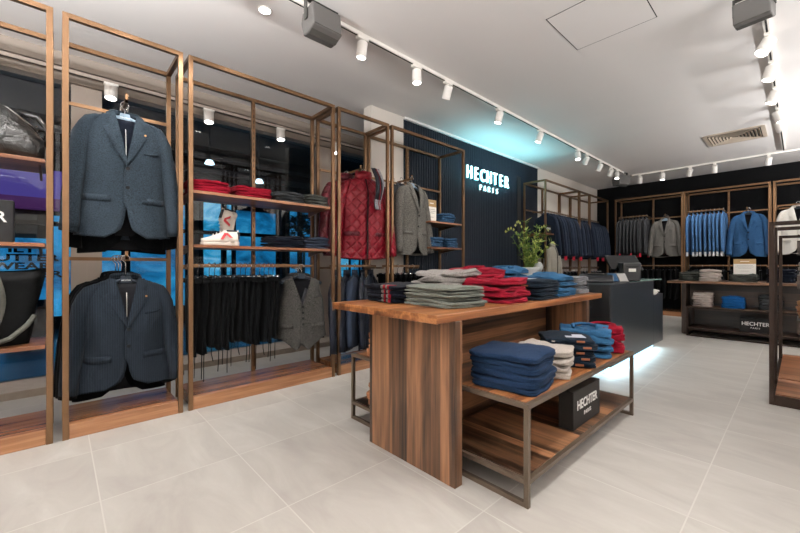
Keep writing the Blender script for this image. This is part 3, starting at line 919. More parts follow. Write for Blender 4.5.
def trouser_meshes(seed, cloth='trouser_black', L=.56, strap=True, wd=.30, th=.022):
    rnd = random.Random(seed)
    out = []
    p = [rnd.uniform(0, 6) for _ in range(4)]
    rings = []
    for i in range(13):
        v = i / 12
        ww = wd * (.5 - .03 * math.sin(v * 3)) * (1 - .22 * v)
        tt = th * (.75 + .45 * math.sin(PI * min(1, v * 1.1 + .1))) * (1 + .25 * math.sin(7 * v + p[0]))
        off = .012 * math.sin(4 * v + p[1]) * v
        ring = []
        for k in range(20):
            a = 2 * PI * k / 20
            c_, s_ = math.cos(a), math.sin(a)
            x = ww * math.copysign(abs(c_) ** .55, c_)
            yv = tt * math.copysign(abs(s_) ** .8, s_) * (1 - .35 * math.exp(-(x / .02) ** 2) * v)
            ring.append((x, yv + off, -v * L - (.012 * math.sin(3 * x / wd + p[2]) if v > .9 else 0)))
        rings.append(ring)
    out.append(('legs', MB().loft(rings, True).mesh('legs', cloth, True), 0))
    out.append(('waistband', MB().box(-wd * .5, wd * .5, -th - .002, th + .002, -.035, 0).mesh('waistband', cloth), 0))
    if strap:
        x0 = rnd.uniform(-.12, -.02)
        ln = rnd.uniform(.13, .24)
        out.append(('hanging_strap', MB().tube([(x0, 0, -L + .05), (x0 - .004, .004, -L - ln * .5), (x0, rnd.uniform(-.01, .01), -L - ln)], .0032, 5).mesh('hanging_strap', 'trouser_black'), 0))
    return out
TR = [trouser_meshes(i) for i in range(5)]
TR_BACK = [trouser_meshes(10 + i, 'trouser_black', .62, False, .3, .018) for i in range(2)]

def folded_mesh(w_, d_, h_, cloth, seed, crease=.45, soft=1.0):
    """one folded garment: rounded slab, two layers showing at the sides, rolled fold in front (-y)"""
    rnd = random.Random(seed)
    p = [rnd.uniform(0, 6.28) for _ in range(8)]
    N = 44
    lev = [(0, .955), (.05, .985), (.2, 1.0), (.42, .998), (.5, .965), (.58, .998), (.8, 1.0), (.94, .985), (1.0, .95)]
    rings = []
    def P(th, r, z):
        c_, s_ = math.cos(th), math.sin(th)
        n = 9
        k = (abs(c_) ** n + abs(s_) ** n) ** (-1 / n)
        x, yv = c_ * k * w_ / 2 * r, s_ * k * d_ / 2 * r
        wob = .0035 * soft
        x += wob * math.sin(5 * yv / d_ * 2 + p[0] + z / h_ * 2) + .003 * soft * math.sin(3 * th + p[1])
        yv += wob * math.sin(4 * x / w_ * 2 + p[2] + z / h_ * 2)
        zz = z + soft * h_ * (.16 * math.sin(5.5 * x / w_ + p[3]) + .12 * math.sin(6 * yv / d_ + p[4]) - .16 * (abs(x) / (w_ / 2)) ** 3 * (z / h_) - .12 * (max(0, abs(yv) / (d_ / 2))) ** 4 * (z / h_)) * (z / h_) ** .7
        zz += soft * h_ * .07 * math.sin(23 * x / w_ + 9 * yv / d_ + p[5]) * (z / h_)
        if soft > 1.15:
            zz += h_ * .22 * (soft - 1) * math.sin(9 * x / w_ * (1 + .4 * math.sin(p[6])) + 11 * yv / d_ + p[7]) * (z / h_)
            x += .008 * (soft - 1) * math.sin(6 * th + p[6]); yv += .010 * (soft - 1) * math.sin(5 * th + p[7])
        return (x, yv, zz)
    for zf, r in lev:
        ring = []
        for k in range(N):
            th = 2 * PI * k / N
            rr = r
            if abs(zf - .5) < .01 and math.sin(th) < -.75:     # rolled fold: no gap between layers
                rr = 1.0
            if zf in (0, 1.0) and math.sin(th) < -.6: rr = r - .01
            ring.append(P(th, rr, zf * h_))
        rings.append(ring)
    for q in (.66, .36, .08):
        rings.append([P(2 * PI * k / N, .9 * q, h_ * (1 + .05 * (1 - q))) for k in range(N)])
    return MB().loft(rings, True).mesh('folded_cloth', cloth, True)

NF = [0]
def stack(kind, cat, adj, where, x, y, z, w_, d_, h_, n, cloth, rz=0.0, group=None, extra=None, jig=.010, crease=.45, soft=1.0, mats=None):
    """n folded garments one upon another, each a thing; w_ along local x, front fold faces local -y"""
    rnd = random.Random(int(abs(x) * 1000 + abs(y) * 777 + z * 55))
    for i in range(n):
        k = n - 1 - i
        NF[0] += 1
        cl = mats[i % len(mats)] if mats else cloth
        t = thing(kind, '%s %s, %s of stack %s' % (adj, kind.replace('_', ' '), ordinal(k, n), where) if n > 1 else '%s %s %s' % (adj, kind.replace('_', ' '), where), cat,
                  (x + rnd.uniform(-jig, jig), y + rnd.uniform(-jig, jig), z + i * h_), rz + rnd.uniform(-.05, .05), group or '%s %s' % (adj, where))
        me = folded_mesh(w_ * rnd.uniform(.96, 1.02), d_ * rnd.uniform(.95, 1.02), h_ * 1.04, cl, NF[0], crease, soft)
        link('cloth', me, t)
        if extra: extra(t, i, n, w_, d_, h_)
    return t

# ------------------------------------------------------------------ metal display racks on the walls
PR = .030
def upright_box(m, u, v_, zt):
    m.box(u, u + PR, v_, v_ + PR, 0, zt)
def rack(name, label, loc, rz, W, D=.42, zt=2.58, mids=(), shelves=(), rails=(), bars=(), arms=(), base=True):
    """local x along the wall, y into the wall; shelves (z, x0, x1); back rails (z); bars (z, x0, x1, y); arms (x, z)"""
    t = thing('display_rack', label, 'display rack', loc, rz, 'bronze metal display racks')
    for u in (0, W - PR):
        for v_ in (0, D - PR):
            m = MB(); upright_box(m, u, v_, zt)
            m.build('upright', 'bronze', t, bevel=.002)
    for v_ in (0, D - PR):
        MB().box(PR, W - PR, v_, v_ + PR, zt - PR, zt).build('top_rail', 'bronze', t)
    for u in (0, W - PR):
        MB().box(u, u + PR, PR, D - PR, zt - PR, zt).build('top_rail', 'bronze', t)
    for mx in mids:
        o = MB().box(mx - .015, mx + .015, D - PR, D, 0.09, zt - PR).build('rear_post', 'bronze', t)
        s_ = MB()
        for k in range(40):
            s_.box(mx - .003, mx + .003, D - PR - .0015, D - PR, .5 + k * .05, .53 + k * .05)
        s_.build('slots', 'dark_slot', o)
    if base:
        MB().box(PR, W - PR, .006, D, .0, .09).build('base_board', 'base_wood', t, bevel=.003)
    for (z, x0, x1) in shelves:
        s_ = MB().box(x0, x1, .02, D - PR - .004, z - .022, z).build('shelf', 'shelf_wood', t, bevel=.002)
        for bx in (x0 + .01, x1 - .03):
            MB().prism([(D - PR - .004, z - .022), (.10, z - .022), (D - PR - .004, z - .07)], 0, bx, bx + .012).build('bracket', 'bronze', s_)
    for z in rails:
        MB().box(PR, W - PR, D - PR - .012, D - PR, z - .012, z + .012).build('hanging_rail', 'bronze', t)
    for (z, x0, x1, yv) in bars:
        b_ = MB().box(x0, x1, yv - .011, yv + .011, z - .012, z + .012)
        for xx in (x0 + .006, x1 - .006):
            b_.box(xx - .008, xx + .008, yv, D - PR, z - .03, z - .012)
        b_.build('hanging_bar', 'bronze', t)
    for (ax, z, y0) in arms:
        MB().box(ax - .008, ax + .008, y0, D - PR - .01, z - .012, z + .012).box(ax - .008, ax + .008, y0, y0 + .012, z - .012, z + .045).build('arm', 'bronze', t)
    return t
LW = R(90)
def LP(y0, u, v_, z):          # point of a left-hand rack: u along +Y, v away from the viewer
    return (-3.0 - v_, y0 + u, z)

rack('r', 'bronze rack with black bags on wooden shelves', (-3.0, -1.24, 0), LW, 1.22, shelves=[(1.68, .035, 1.185), (1.185, .035, 1.185), (.585, .035, 1.185)], mids=(.61,))
rack('r', 'narrow bronze rack with two blazers hung one above the other', (-3.0, .02, 0), LW, .64, rails=(2.16, 1.10), arms=[(.32, 2.16, .07), (.32, 1.105, .07)])
rack('r', 'wide bronze rack with red sweaters and white shoes on shelves', (-3.0, .695, 0), LW, 1.24, mids=(.62,), shelves=[(1.61, .035, 1.2), (1.21, .035, 1.2)], bars=[(1.055, .035, 1.0, .2)], rails=(1.05,))
rack('r', 'bronze rack holding the red quilted jacket', (-3.0, 1.97, 0), LW, .65, rails=(2.05,), bars=[(1.05, .035, .62, .2)], arms=[(.36, 2.06, .12)])
rack('r', 'bronze rack with grey blazer and folded jeans before the ribbed wall', (-3.0, 2.655, 0), LW, 1.285, mids=(.64,), D=.44, shelves=[(1.6, .65, 1.25), (1.285, .65, 1.25)], rails=(2.08,), bars=[(1.05, .04, .62, .2)], arms=[(.45, 2.09, .14)], base=True)
rack('r', 'bronze rack of navy suits beside the potted plant', (-3.03, 6.29, 0), LW, 1.47, D=.43, mids=(.72,), shelves=[(1.64, .04, .36)], bars=[(2.08, .3, 1.43, .2), (1.02, .04, 1.4, .2)], rails=(2.08,))
rack('r', 'narrow bronze rack of navy suits in mid wall', (-3.03, 7.78, 0), LW, .52, D=.43, bars=[(2.08, .04, .48, .2), (1.02, .04, .48, .2)], rails=(2.08,))
rack('r', 'bronze rack of navy suits in the far corner', (-3.03, 8.32, 0), LW, 1.1, D=.43, mids=(.5,), bars=[(2.08, .04, 1.05, .2), (1.02, .04, 1.05, .2)], rails=(2.08,))
BK = [(-2.91, 'bronze rack of charcoal suits and grey blazer on the black wall'), (-1.63, 'bronze rack of light blue suits and blue blazer on the black wall'), (-.33, 'bronze rack with a white blazer on the black wall')]
for x0, lab in BK:
    rack('r', lab, (x0, 9.46, 0), 0, 1.27, D=.44, mids=(.66,), bars=[(2.17 if x0 < -1 else 2.14, .05, .62, .12), (1.06, .05, 1.22, .16)], rails=(2.12,), arms=[(.95, 2.12, .08)])

# --- rack 1: bags and sign box
def leather_bag():
    t = thing('leather_bag', 'glossy olive black leather bag on the upper shelf', 'bag', (-3.19, -.42, 1.68), LW, 'bags on the shelves')
    rings = []
    for i in range(15):
        u = i / 14
        x = -.42 + .78 * u
        hh = .33 * (1 - .55 * max(0, (u - .62) / .38) ** 2) * (.7 + .3 * math.sin(PI * min(1, u * 3 + .2) / 2))
        dd = .145 * (1 - .25 * max(0, (u - .7) / .3) ** 2)
        ring = []
        for k in range(20):
            a = 2 * PI * k / 20
            c_, s_ = math.cos(a), math.sin(a)
            yv = dd * math.copysign(abs(c_) ** .6, c_) + .012 * math.sin(9 * x + 2 * a)
            z = hh / 2 + hh / 2 * math.copysign(abs(s_) ** .7, s_) + .014 * math.sin(15 * x + 3 * a) * (s_ + 1) / 2
            ring.append((x, yv * (1 - .35 * max(0, s_)), max(0.002, z)))
        rings.append(ring)
    MB().loft(rings).build('body', 'olive_leather', t, smooth=True)
    MB().tube([(.26, -.06, .27), (.33, -.08, .26), (.38, -.07, .19), (.36, -.05, .10)], .016, 8).build('handle', 'black_leather', t, smooth=True)
    MB().tube([(-.2, -.08, .3), (-.1, -.12, .42), (.05, -.12, .42), (.13, -.08, .3)], .013, 8).build('handle', 'black_leather', t, smooth=True)
    MB().tube([(-.4, .0, .33), (.0, 0, .345), (.2, 0, .31), (.33, 0, .2)], .006, 6).build('zip', 'chrome', t, smooth=True)
    st_ = MB()
    for k in range(6):
        st_.lathe([(.001, -.006), (.007, 0), (.001, .006)], (.335 + .008 * math.sin(k), -.085, .08 + k * .025), 8)
    st_.build('studs', 'chrome', t)
leather_bag()
def tote():
    t = thing('canvas_tote', 'black canvas tote bag with grey straps on the lower shelf', 'bag', (-3.2, -.40, .585), LW, 'bags on the shelves')
    rings = []
    for i in range(9):
        v = i / 8
        ww, dd = .27 + .075 * v, .10 + .025 * v
        ring = []
        for k in range(28):
            a = 2 * PI * k / 28
            c_, s_ = math.cos(a), math.sin(a)
            ring.append((ww * math.copysign(abs(c_) ** .35, c_) + .006 * math.sin(9 * v + k), dd * math.copysign(abs(s_) ** .5, s_) * (1 + .08 * math.sin(3 * v + a * 2)), .002 + .44 * v + (.012 * math.sin(2 * a + 1) if v > .8 else 0)))
        rings.append(ring)
    rings.append([(p[0] * .96, p[1] * .9, p[2] - .05) for p in rings[-1]])
    MB().loft(rings).build('body', 'canvas_black', t, smooth=True)
    for x in (-.16, .12):
        MB().grid([[(x + dx + .03 * math.sin(v * 4), -.135 - .01 * math.sin(v * 9) - .012, .43 - v * .41) for dx in (-.035, 0, .035)] for v in [i / 9 for i in range(10)]]).build('strap', 'strap_grey', t, smooth=True, solid=.006)
    MB().tube([(.12, -.14, .02), (.2, -.14, .05), (.27, -.11, .12), (.30, -.09, .17)], .014, 8).build('handle', 'strap_grey', t, smooth=True)
    MB().tube([(-.14, -.11, .42), (-.08, -.1, .52), (.06, -.1, .53), (.13, -.11, .43)], .012, 8).build('handle', 'canvas_black', t, smooth=True)
    MB().box(-.06, -.02, -.15, -.142, .36, .375).build('clasp', 'chrome', t)
tote()
def sign_box(loc, rz, label, w_=.36, h_=.2, d_=.08, size=.07, mat='sign_black'):
    t = thing('sign_block', label, 'sign', loc, rz, 'black sign blocks')
    MB().box(-w_ / 2, w_ / 2, -d_ / 2, d_ / 2, 0, h_).build('block', mat, t, bevel=.004)
    lettering('HECHTER', size, 'letter_white', t, (0, -d_ / 2 - .001, h_ * .48), FRONT, .92, extrude=.001, weight=size * .018)
    lettering('PARIS', size * .42, 'letter_white', t, (0, -d_ / 2 - .001, h_ * .48 - size * .62), FRONT, 1.0, extrude=.001, weight=size * .006, spacing=1.4)
    return t
sign_box((-3.1, -.385, 1.185), LW, 'black sign block between the two shelves of bags', .40, .24, .08, .085)

# --- rack 2: two blazers
hk = (-3.165, .34, 2.175)
hang(J['charcoal'], HG_BLUE, 'blazer', 'charcoal blue wool blazer hung facing out above the dark pinstripe one', 'blazer', hk, LW, None, 'pale blue hanger holding the charcoal blue blazer', 'hangers of the facing blazers', 1.06, drop=.082)
lettering('HECHTER', .012, 'letter_white', bpy.data.objects[[o.name for o in col.objects if o.name.startswith('coat_hanger')][-1]], (0, -.0125, -.11), FRONT, extrude=.0005)
for k in range(3):
    hang(J['blackj'], HG_DARK, 'blazer', 'black blazer tucked behind the charcoal blue blazer, %s in line' % CNT[k + 1], 'blazer', (-3.245 - .05 * k, .345 + .004 * k, 2.175), LW, 'black blazers behind the charcoal blue one',
         'dark hanger behind the charcoal blue blazer, %s in line' % CNT[k + 1], 'hangers behind the charcoal blue blazer', 1.02)
hk = (-3.165, .345, 1.12)
hang(J['pin'], HG_LONG, 'blazer', 'dark pinstripe blazer hung facing out over the wooden base', 'blazer', hk, LW, None, 'dark hanger holding the pinstripe blazer', 'hangers of the facing blazers', 1.07, drop=.15)
lettering('HECHTER', .012, 'letter_white', bpy.data.objects[[o.name for o in col.objects if o.name.startswith('coat_hanger')][-1]], (0, -.0125, -.172), FRONT, extrude=.0005)
for k in range(3):
    hang(J['blackj2'], HG_LONG, 'blazer', 'black blazer tucked behind the pinstripe blazer, %s in line' % CNT[k + 1], 'blazer', (-3.245 - .05 * k, .33 - .012 * k, 1.12), LW, 'black blazers behind the pinstripe one',
         'dark hanger behind the pinstripe blazer, %s in line' % CNT[k + 1], 'hangers behind the pinstripe blazer', 1.04, drop=.14)

# --- rack 3: folded sweaters, shoes, trousers, waistcoat
GA = 'folded clothes on the wide bronze rack'
stack('sweater', 'sweater', 'red', 'on top shelf by the charcoal blazer', -3.2, .87, 1.61, .29, .30, .024, 4, 'red_sweater', LW, soft=.9)
stack('sweater', 'sweater', 'red', 'by the dark grey ones, top shelf', -3.2, 1.2, 1.61, .29, .30, .024, 4, 'red_sweater', LW, soft=.9)
stack('sweater', 'sweater', 'dark grey', 'beside the red sweaters, top shelf', -3.2, 1.52, 1.61, .28, .30, .024, 4, 'dark_grey_sweater', LW, soft=1.2)
stack('sweater', 'sweater', 'dark grey', 'on top shelf by the red jacket', -3.2, 1.79, 1.61, .24, .30, .026, 4, 'olive_grey_knit', LW)
stack('sweater', 'sweater', 'navy', 'beside the white shoes', -3.2, 1.5, 1.21, .30, .30, .026, 4, 'navy_knit', LW, soft=1.2)
stack('sweater', 'sweater', 'navy', 'by the red quilted jacket', -3.2, 1.79, 1.21, .25, .30, .027, 4, 'navy_suit', LW)

def shoe(label, M):
    t = thing('sneaker', label, 'shoe', tuple(M.translation), 0, 'white and red sneakers')
    M3 = M.to_3x3().to_4x4()
    def outl(u):       # half width along the length, toe at u=0
        return .026 + .022 * math.sin(PI * min(1, u * 1.1 + .12)) if u < .8 else .038 - .03 * (u - .8)
    rs = []
    for i in range(15):
        u = i / 14
        hw = outl(u) * (.35 if i in (0, 14) else 1)
        x = u * .28
        rs.append([(x, -hw, 0), (x, hw, 0), (x, hw * 1.03, .022 + .01 * (u > .7)), (x, -hw * 1.03, .022 + .01 * (u > .7))])
    MB().loft(rs).xform(M3).build('sole', 'shoe_white', t, bevel=.004)
    rs = []
    for i in range(17):
        u = i / 16
        x = .006 + u * .268
        hh = .028 + .045 * min(1, u / .45) ** 1.1 + (.035 * min(1, max(0, (u - .45) / .2))) - (.012 * math.sin(PI * max(0, (u - .62) / .38)))
        hw = outl(u) * .95 * (.4 if i in (0, 16) else 1)
        top = hw * (.75 if u < .4 else .45)
        rs.append([(x, -hw, .02), (x, -hw * 1.02, .02 + hh * .35), (x, -top - .006, .02 + hh * .8), (x, -top * .5, .02 + hh), (x, top * .5, .02 + hh), (x, top + .006, .02 + hh * .8), (x, hw * 1.02, .02 + hh * .35), (x, hw, .02)])
    MB().loft(rs).xform(M3).build('upper', 'shoe_white', t, smooth=True)
    for s_ in (-1, 1):
        MB().add([(.135, s_ * .050, .045), (.155, s_ * .051, .045), (.190, s_ * .034, .098), (.165, s_ * .034, .098)], [(0, 1, 2, 3)]).add([(.165, s_ * .034, .098), (.19, s_ * .034, .098), (.225, s_ * .048, .060), (.205, s_ * .049, .06)], [(0, 1, 2, 3)]).xform(M3).build('side_stripe', 'shoe_red', t, solid=.004)
    MB().box(.185, .262, -.018, .018, .112, .124).xform(M3).build('opening', 'shoe_dark', t, bevel=.004)
    MB().box(.262, .282, -.02, .02, .05, .11).xform(M3).build('heel_tab', 'shoe_dark', t, bevel=.003)
    lc = MB()
    for k in range(4):
        lc.tube([(.09 + k * .025, -.022, .078 + k * .012), (.09 + k * .025, 0, .088 + k * .012), (.09 + k * .025, .022, .078 + k * .012)], .003, 5)
    lc.xform(M3).build('laces', 'letter_white', t)
shoe('white sneaker with red stripe lying flat on the lower shelf', Matrix.Translation((-3.12, .80, 1.212)) @ Matrix.Rotation(R(82), 4, 'Z'))
shoe('white sneaker with red stripe propped upright behind the other', Matrix.Translation((-3.27, 1.04, 1.235)) @ Matrix.Rotation(R(100), 4, 'Z') @ Matrix.Rotation(R(-72), 4, 'Y') @ Matrix.Rotation(R(0), 4, 'X'))

rnd = random.Random(5)
for k in range(17):
    yy = .765 + k * .0405
    rz = LW + R(90) + R(rnd.uniform(-9, 9))
    place(HG_CLIP, 'clip_hanger', 'clip hanger of the %s pair of black trousers from the charcoal blazer end' % CNT[k], 'hanger', (-3.2, yy, 1.07), rz, 'clip hangers of the black trousers')
    place(TR[k % 5], 'trousers', 'pair of black trousers clipped on the bar, %s from the charcoal blazer end' % CNT[k], 'trousers', (-3.2, yy, .962 - rnd.uniform(0, .012)), rz, 'black trousers on the bar', (1, 1, rnd.uniform(.92, 1.06)))
rk = (-3.13, 1.655, 1.06)
hang(J['vest'], HG_DARK, 'waistcoat', 'grey tweed waistcoat hung facing out beside the black trousers', 'waistcoat', rk, LW - R(22), None, 'dark hanger holding the grey tweed waistcoat', 'hangers of the waistcoats', 1.06, drop=.11)
for k in range(3):
    hang(J['vest2'], HG_DARK, 'waistcoat', 'dark grey waistcoat behind the tweed one, %s in line' % CNT[k + 1], 'waistcoat', (-3.20 - .05 * k, 1.665 + .01 * k, 1.06), LW - R(20), 'dark waistcoats behind the tweed one', 'hanger of a dark waistcoat, %s in line' % CNT[k + 1], 'hangers of the waistcoats', 1.05, drop=.11)

# --- rack 4: red quilted jackets above, navy jackets below
hang(J['red'], HG_DARK, 'quilted_jacket', 'shiny red quilted jacket hung facing out beneath the grey scarf', 'jacket', (-3.17, 2.40, 2.08), LW + R(-14), None, 'dark hanger holding the red quilted jacket', 'hangers of the red jackets', 1.08)
hang(J['red2'], HG_DARK, 'quilted_jacket', 'dark red quilted jacket behind the shiny red one', 'jacket', (-3.30, 2.27, 2.06), LW + R(-2), None, 'dark hanger holding the dark red quilted jacket', 'hangers of the red jackets', 1.06)
sfm = MB()
rows = []
for i in range(14):
    v = i / 13
    rows.append([(-.05 + .085 * j / 5 + .05 * v + .01 * math.sin(5 * v), -.135 - .05 * math.sin(PI * min(1, v * 1.2)) + .012 * math.sin(j * 2.1 + 4 * v), .06 - .42 * v) for j in range(6)])
sfm.grid(rows)
sc_t = thing('scarf', 'grey and black scarf with a red line draped over the red quilted jacket', 'scarf', (-3.13, 2.42, 2.0), LW)
sfm.build('cloth', 'scarf_cloth', sc_t, smooth=True, solid=.012)
MB().grid([[(p[3][0] + dx, p[3][1] - .012, p[3][2]) for dx in (-.004, .004)] for p in rows]).build('red_line', 'knit_red_band', sc_t, solid=.004)
MB().grid([[(p[j][0], p[j][1] - .010, p[j][2]) for j in (4, 5)] for p in rows]).build('grey_edge', 'tie_grey', sc_t, solid=.004)
MB().grid([[(p[j][0], p[j][1] - .010, p[j][2]) for j in range(6)] for p in rows[-4:]]).build('grey_end', 'tie_grey', sc_t, solid=.004)
rnd = random.Random(9)
for k in range(5):
    yy = 2.10 + k * .105
    hang(J['leather'] if k != 2 else J['denimj'], HG_DARK, 'casual_jacket', 'dark navy zip jacket on the low bar, %s from the grey waistcoat' % CNT[k], 'jacket', (-3.2, yy, 1.07), LW + R(42 + rnd.uniform(-6, 6)), 'navy jackets on the low bar',
         'hanger of a navy jacket on the low bar, %s from the grey waistcoat' % CNT[k], 'hangers of the navy jackets', 1.02, drop=.12)

# --- rack 5: grey blazer, card, jeans
hang(J['tweed'], HG_BLUE, 'blazer', 'grey tweed blazer hung facing out before the ribbed wall', 'blazer', (-3.14, 3.10, 2.11), LW + R(3), None, 'blue hanger holding the grey tweed blazer', 'hangers of the grey blazers', 1.04)
for k in range(2):
    hang(J['tweed2'], HG_DARK, 'blazer', 'dark grey blazer behind the grey tweed blazer, %s in line' % CNT[k + 1], 'blazer', (-3.26 - .09 * k, 3.04 - .05 * k, 2.11), LW, 'dark blazers behind the grey tweed one', 'hanger of a dark grey blazer, %s in line' % CNT[k + 1], 'hangers of the grey blazers', 1.0)
def jean_extra(t, i, n, w_, d_, h_):
    a = MB().box(.03 + .02 * (i % 2), .075 + .02 * (i % 2), -d_ / 2 - .003, -d_ / 2 + .004, h_ * .35, h_ * .68).build('patch', 'patch_tan', t); a['label'] = 'tan leather patch'
    MB().box(-.11, -.09, -d_ / 2 - .005, -d_ / 2 + .002, h_ * .35, h_ * .6).build('rivet', 'chrome', t)
    if i == n - 1:
        MB().box(-.02, .09, -d_ / 2 + .03, -d_ / 2 + .13, h_ * 1.05, h_ * 1.12).build('paper_label', 'label_print', t)
stack('jeans', 'jeans', 'folded blue', 'beside the paper card', -3.17, 3.66, 1.6, .25, .28, .03, 4, 'denim_blue', LW)
stack('jeans', 'jeans', 'folded blue', 'under the card, blazer side', -3.17, 3.46, 1.285, .22, .28, .03, 4, 'denim_blue', LW)
stack('jeans', 'jeans', 'folded blue', 'under the card, sign side', -3.17, 3.73, 1.285, .22, .28, .03, 4, 'denim_blue', LW)
def card(loc, rz, label, w_=.17, h_=.27):
    t = thing('info_card', label, 'sign', loc, rz, 'paper info cards')
    MB().box(-w_ / 2, w_ / 2, -.002, .002, 0, h_ * .68).build('printed_panel', 'paper', t)
    MB().box(-w_ / 2, w_ / 2, -.0025, .0025, h_ * .68, h_).build('kraft_panel', 'kraft', t)
    l_ = MB()
    for z_, ww in ((.55, .36), (.47, .42), (.39, .3), (.2, .2)):
        l_.box(-w_ * ww, w_ * ww, -.003, -.002, h_ * z_, h_ * (z_ + .018))
    l_.build('print_lines', 'print_grey', t)
    MB().box(-w_ * .2, w_ * .2, -.0035, -.0025, h_ * .82, h_ * .86).build('print_mark', 'paper', t)
    MB().box(-w_ / 2, w_ / 2, -.002, .05, -.002 + .002, .004).build('foot', 'paper', t)
card((-3.1, 3.40, 1.6), LW, 'white and kraft paper card beside the grey tweed blazer')
rnd = random.Random(19)
for k in range(6):
    yy = 2.75 + k * .085
    place(HG_CLIP, 'clip_hanger', 'clip hanger of the dark trousers beneath the grey tweed blazer, %s along' % CNT[k], 'hanger', (-3.2, yy, 1.065), LW + R(90), 'clip hangers beneath the grey tweed blazer')
    place(TR_BACK[k % 2], 'trousers', 'dark trousers hung beneath the grey tweed blazer, %s along' % CNT[k], 'trousers', (-3.2, yy, .955), LW + R(90 + rnd.uniform(-6, 6)), 'dark trousers beneath the grey tweed blazer')

# --- illuminated sign
sg = thing('store_sign', 'glowing white shop lettering on the dark ribbed wall', 'sign', (XS + .012, 5.14, 2.30))
def sign_word(word, size, y0, y1, z, weight, halo):
    n = len(word)
    for k, ch in enumerate(word):
        yc = (y0 + (y1 - y0) * (k + .5) / n) - 5.14
        me = text_mesh(ch, size, 'letter_glow', .012, weight, name='letter')
        o = link('letter', me, sg); o.location = (.03, yc, z - 2.30); o.rotation_euler = (R(90), 0, R(90)); o.scale = (.72, 1, 1)
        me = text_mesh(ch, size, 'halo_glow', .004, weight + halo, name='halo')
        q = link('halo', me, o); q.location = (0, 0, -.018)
sign_word('HECHTER', .285, 4.53, 5.76, 2.395, -.001, .006)
sign_word('PARIS', .125, 4.85, 5.43, 2.25, -.0015, .0015)
for q_, sz, e_, lc, tl in ((0, 2.0, 12, (.34, .15, .10), 138), (1, 1.2, 2.2, (.14, 0, .10), 90)):
    L = bpy.data.lights.new('sign_light', 'AREA'); L.shape = 'RECTANGLE'; L.size = .16; L.size_y = sz; L.energy = e_; L.color = (.30, .88, 1.0)
    lo = link('sign_light', L, sg); lo.location = lc; lo.rotation_euler = (0, R(180 - 12) if q_ == 0 else R(90), 0)

# --- plant
pl = thing('potted_plant', 'tall white planter with wispy pale green plant before the ribbed wall', 'plant', (-2.98, 5.60, 0))
MB().lathe([(.10, 0), (.12, .05), (.155, 1.0), (.165, 1.03), (.15, 1.03), (.14, .98), (.02, .97)], n=32).build('pot', 'pot_white', pl, smooth=True)
MB().lathe([(.001, .95), (.05, .97), (.075, 1.03), (.055, 1.10), (.001, 1.12)], (.10, .12, 0), 16).build('white_stone', 'pot_white', pl, smooth=True)
rnd = random.Random(4)
stems, leaves, pale = MB(), MB(), MB()
for k in range(26):
    a = rnd.uniform(0, 2 * PI); ln = rnd.uniform(.35, .95); out_ = rnd.uniform(.05, .42) * (1.15 - ln * .6)
    if math.cos(a) < -.3: out_ *= .6
    p0 = Vector((.05 * math.cos(a), .05 * math.sin(a), 1.0))
    pts = []
    for i in range(6):
        u = i / 5
        pts.append(p0 + Vector((out_ * math.cos(a) * u ** 1.3, out_ * math.sin(a) * u ** 1.3, ln * (u - .12 * u * u))))
    stems.tube(pts, [.006 - .004 * i / 5 for i in range(6)], 5)
    tgt = pale if k % 3 == 0 else leaves
    for i in range(1, 6):
        for s_ in (-1, 1, 0):
            d = (pts[i] - pts[i - 1]).normalized()
            sd = (d.orthogonal() * math.cos(rnd.uniform(0, 6)) + d.cross(d.orthogonal()) * math.sin(rnd.uniform(0, 6))).normalized()
            tip = pts[i] + (d * .6 + sd).normalized() * rnd.uniform(.05, .12)
            wv = d.cross(sd).normalized() * .012
            mid = (pts[i] + tip) / 2 + Vector((0, 0, .008))
            tgt.add([pts[i], mid + wv, tip, mid - wv], [(0, 1, 2, 3)])
for k, (a, ln, hh) in enumerate(((R(255), .5, .62), (R(270), .42, .72), (R(60), .35, .68))):
    pts = [Vector((ln * math.cos(a) * u, ln * math.sin(a) * u, 1.0 + hh * math.sin(u * 2.0))) for u in [i / 9 for i in range(10)]]
    stems.tube(pts, .003, 5)
    for i in range(3, 10):
        pale.add([pts[i], pts[i] + Vector((.01, .012, .02)), pts[i] + Vector((.0, .0, .05)), pts[i] + Vector((-.01, -.012, .02))], [(0, 1, 2, 3)])
stems.build('stems', 'leaf_green', pl, smooth=True)
leaves.build('leaves', 'leaf_green', pl, solid=.002)
pale.build('pale_leaves', 'leaf_pale', pl, solid=.002)

# --- navy suits on the racks past the sign
rnd = random.Random(21)
for k in range(9):
    yy = 6.70 + k * .118
    hang(J[('navyp', 'navyd', 'navy')[k % 3]], HG_DARK, 'suit_jacket', 'navy suit jacket on the plant side rack, %s from the plant' % CNT[k], 'jacket', (-3.23, yy, 2.10), LW + R(90 + rnd.uniform(-5, 5)), 'navy suits past the sign', 'hanger of a navy suit, %s from the plant' % CNT[k], 'hangers of the navy suits past the sign')
for k in range(4):
    yy = 7.86 + k * .11
    hang(J['navyd'] if k % 2 else J['navyp'], HG_DARK, 'suit_jacket', 'navy suit jacket on the narrow mid wall rack, %s along' % CNT[k], 'jacket', (-3.23, yy, 2.10), LW + R(90 + rnd.uniform(-5, 5)), 'navy suits on the narrow rack', 'hanger of a navy suit on the narrow rack, %s along' % CNT[k], 'hangers on the narrow rack')
for k in range(8):
    yy = 8.42 + k * .115
    hang(J['navy'] if k % 3 == 1 else J['navyp'], HG_DARK, 'suit_jacket', 'navy suit jacket in the far corner, %s from the narrow rack' % CNT[k], 'jacket', (-3.23, yy, 2.10), LW + R(90 + rnd.uniform(-5, 5)), 'navy suits in the far corner', 'hanger of a navy suit in the far corner, %s along' % CNT[k], 'hangers in the far corner')
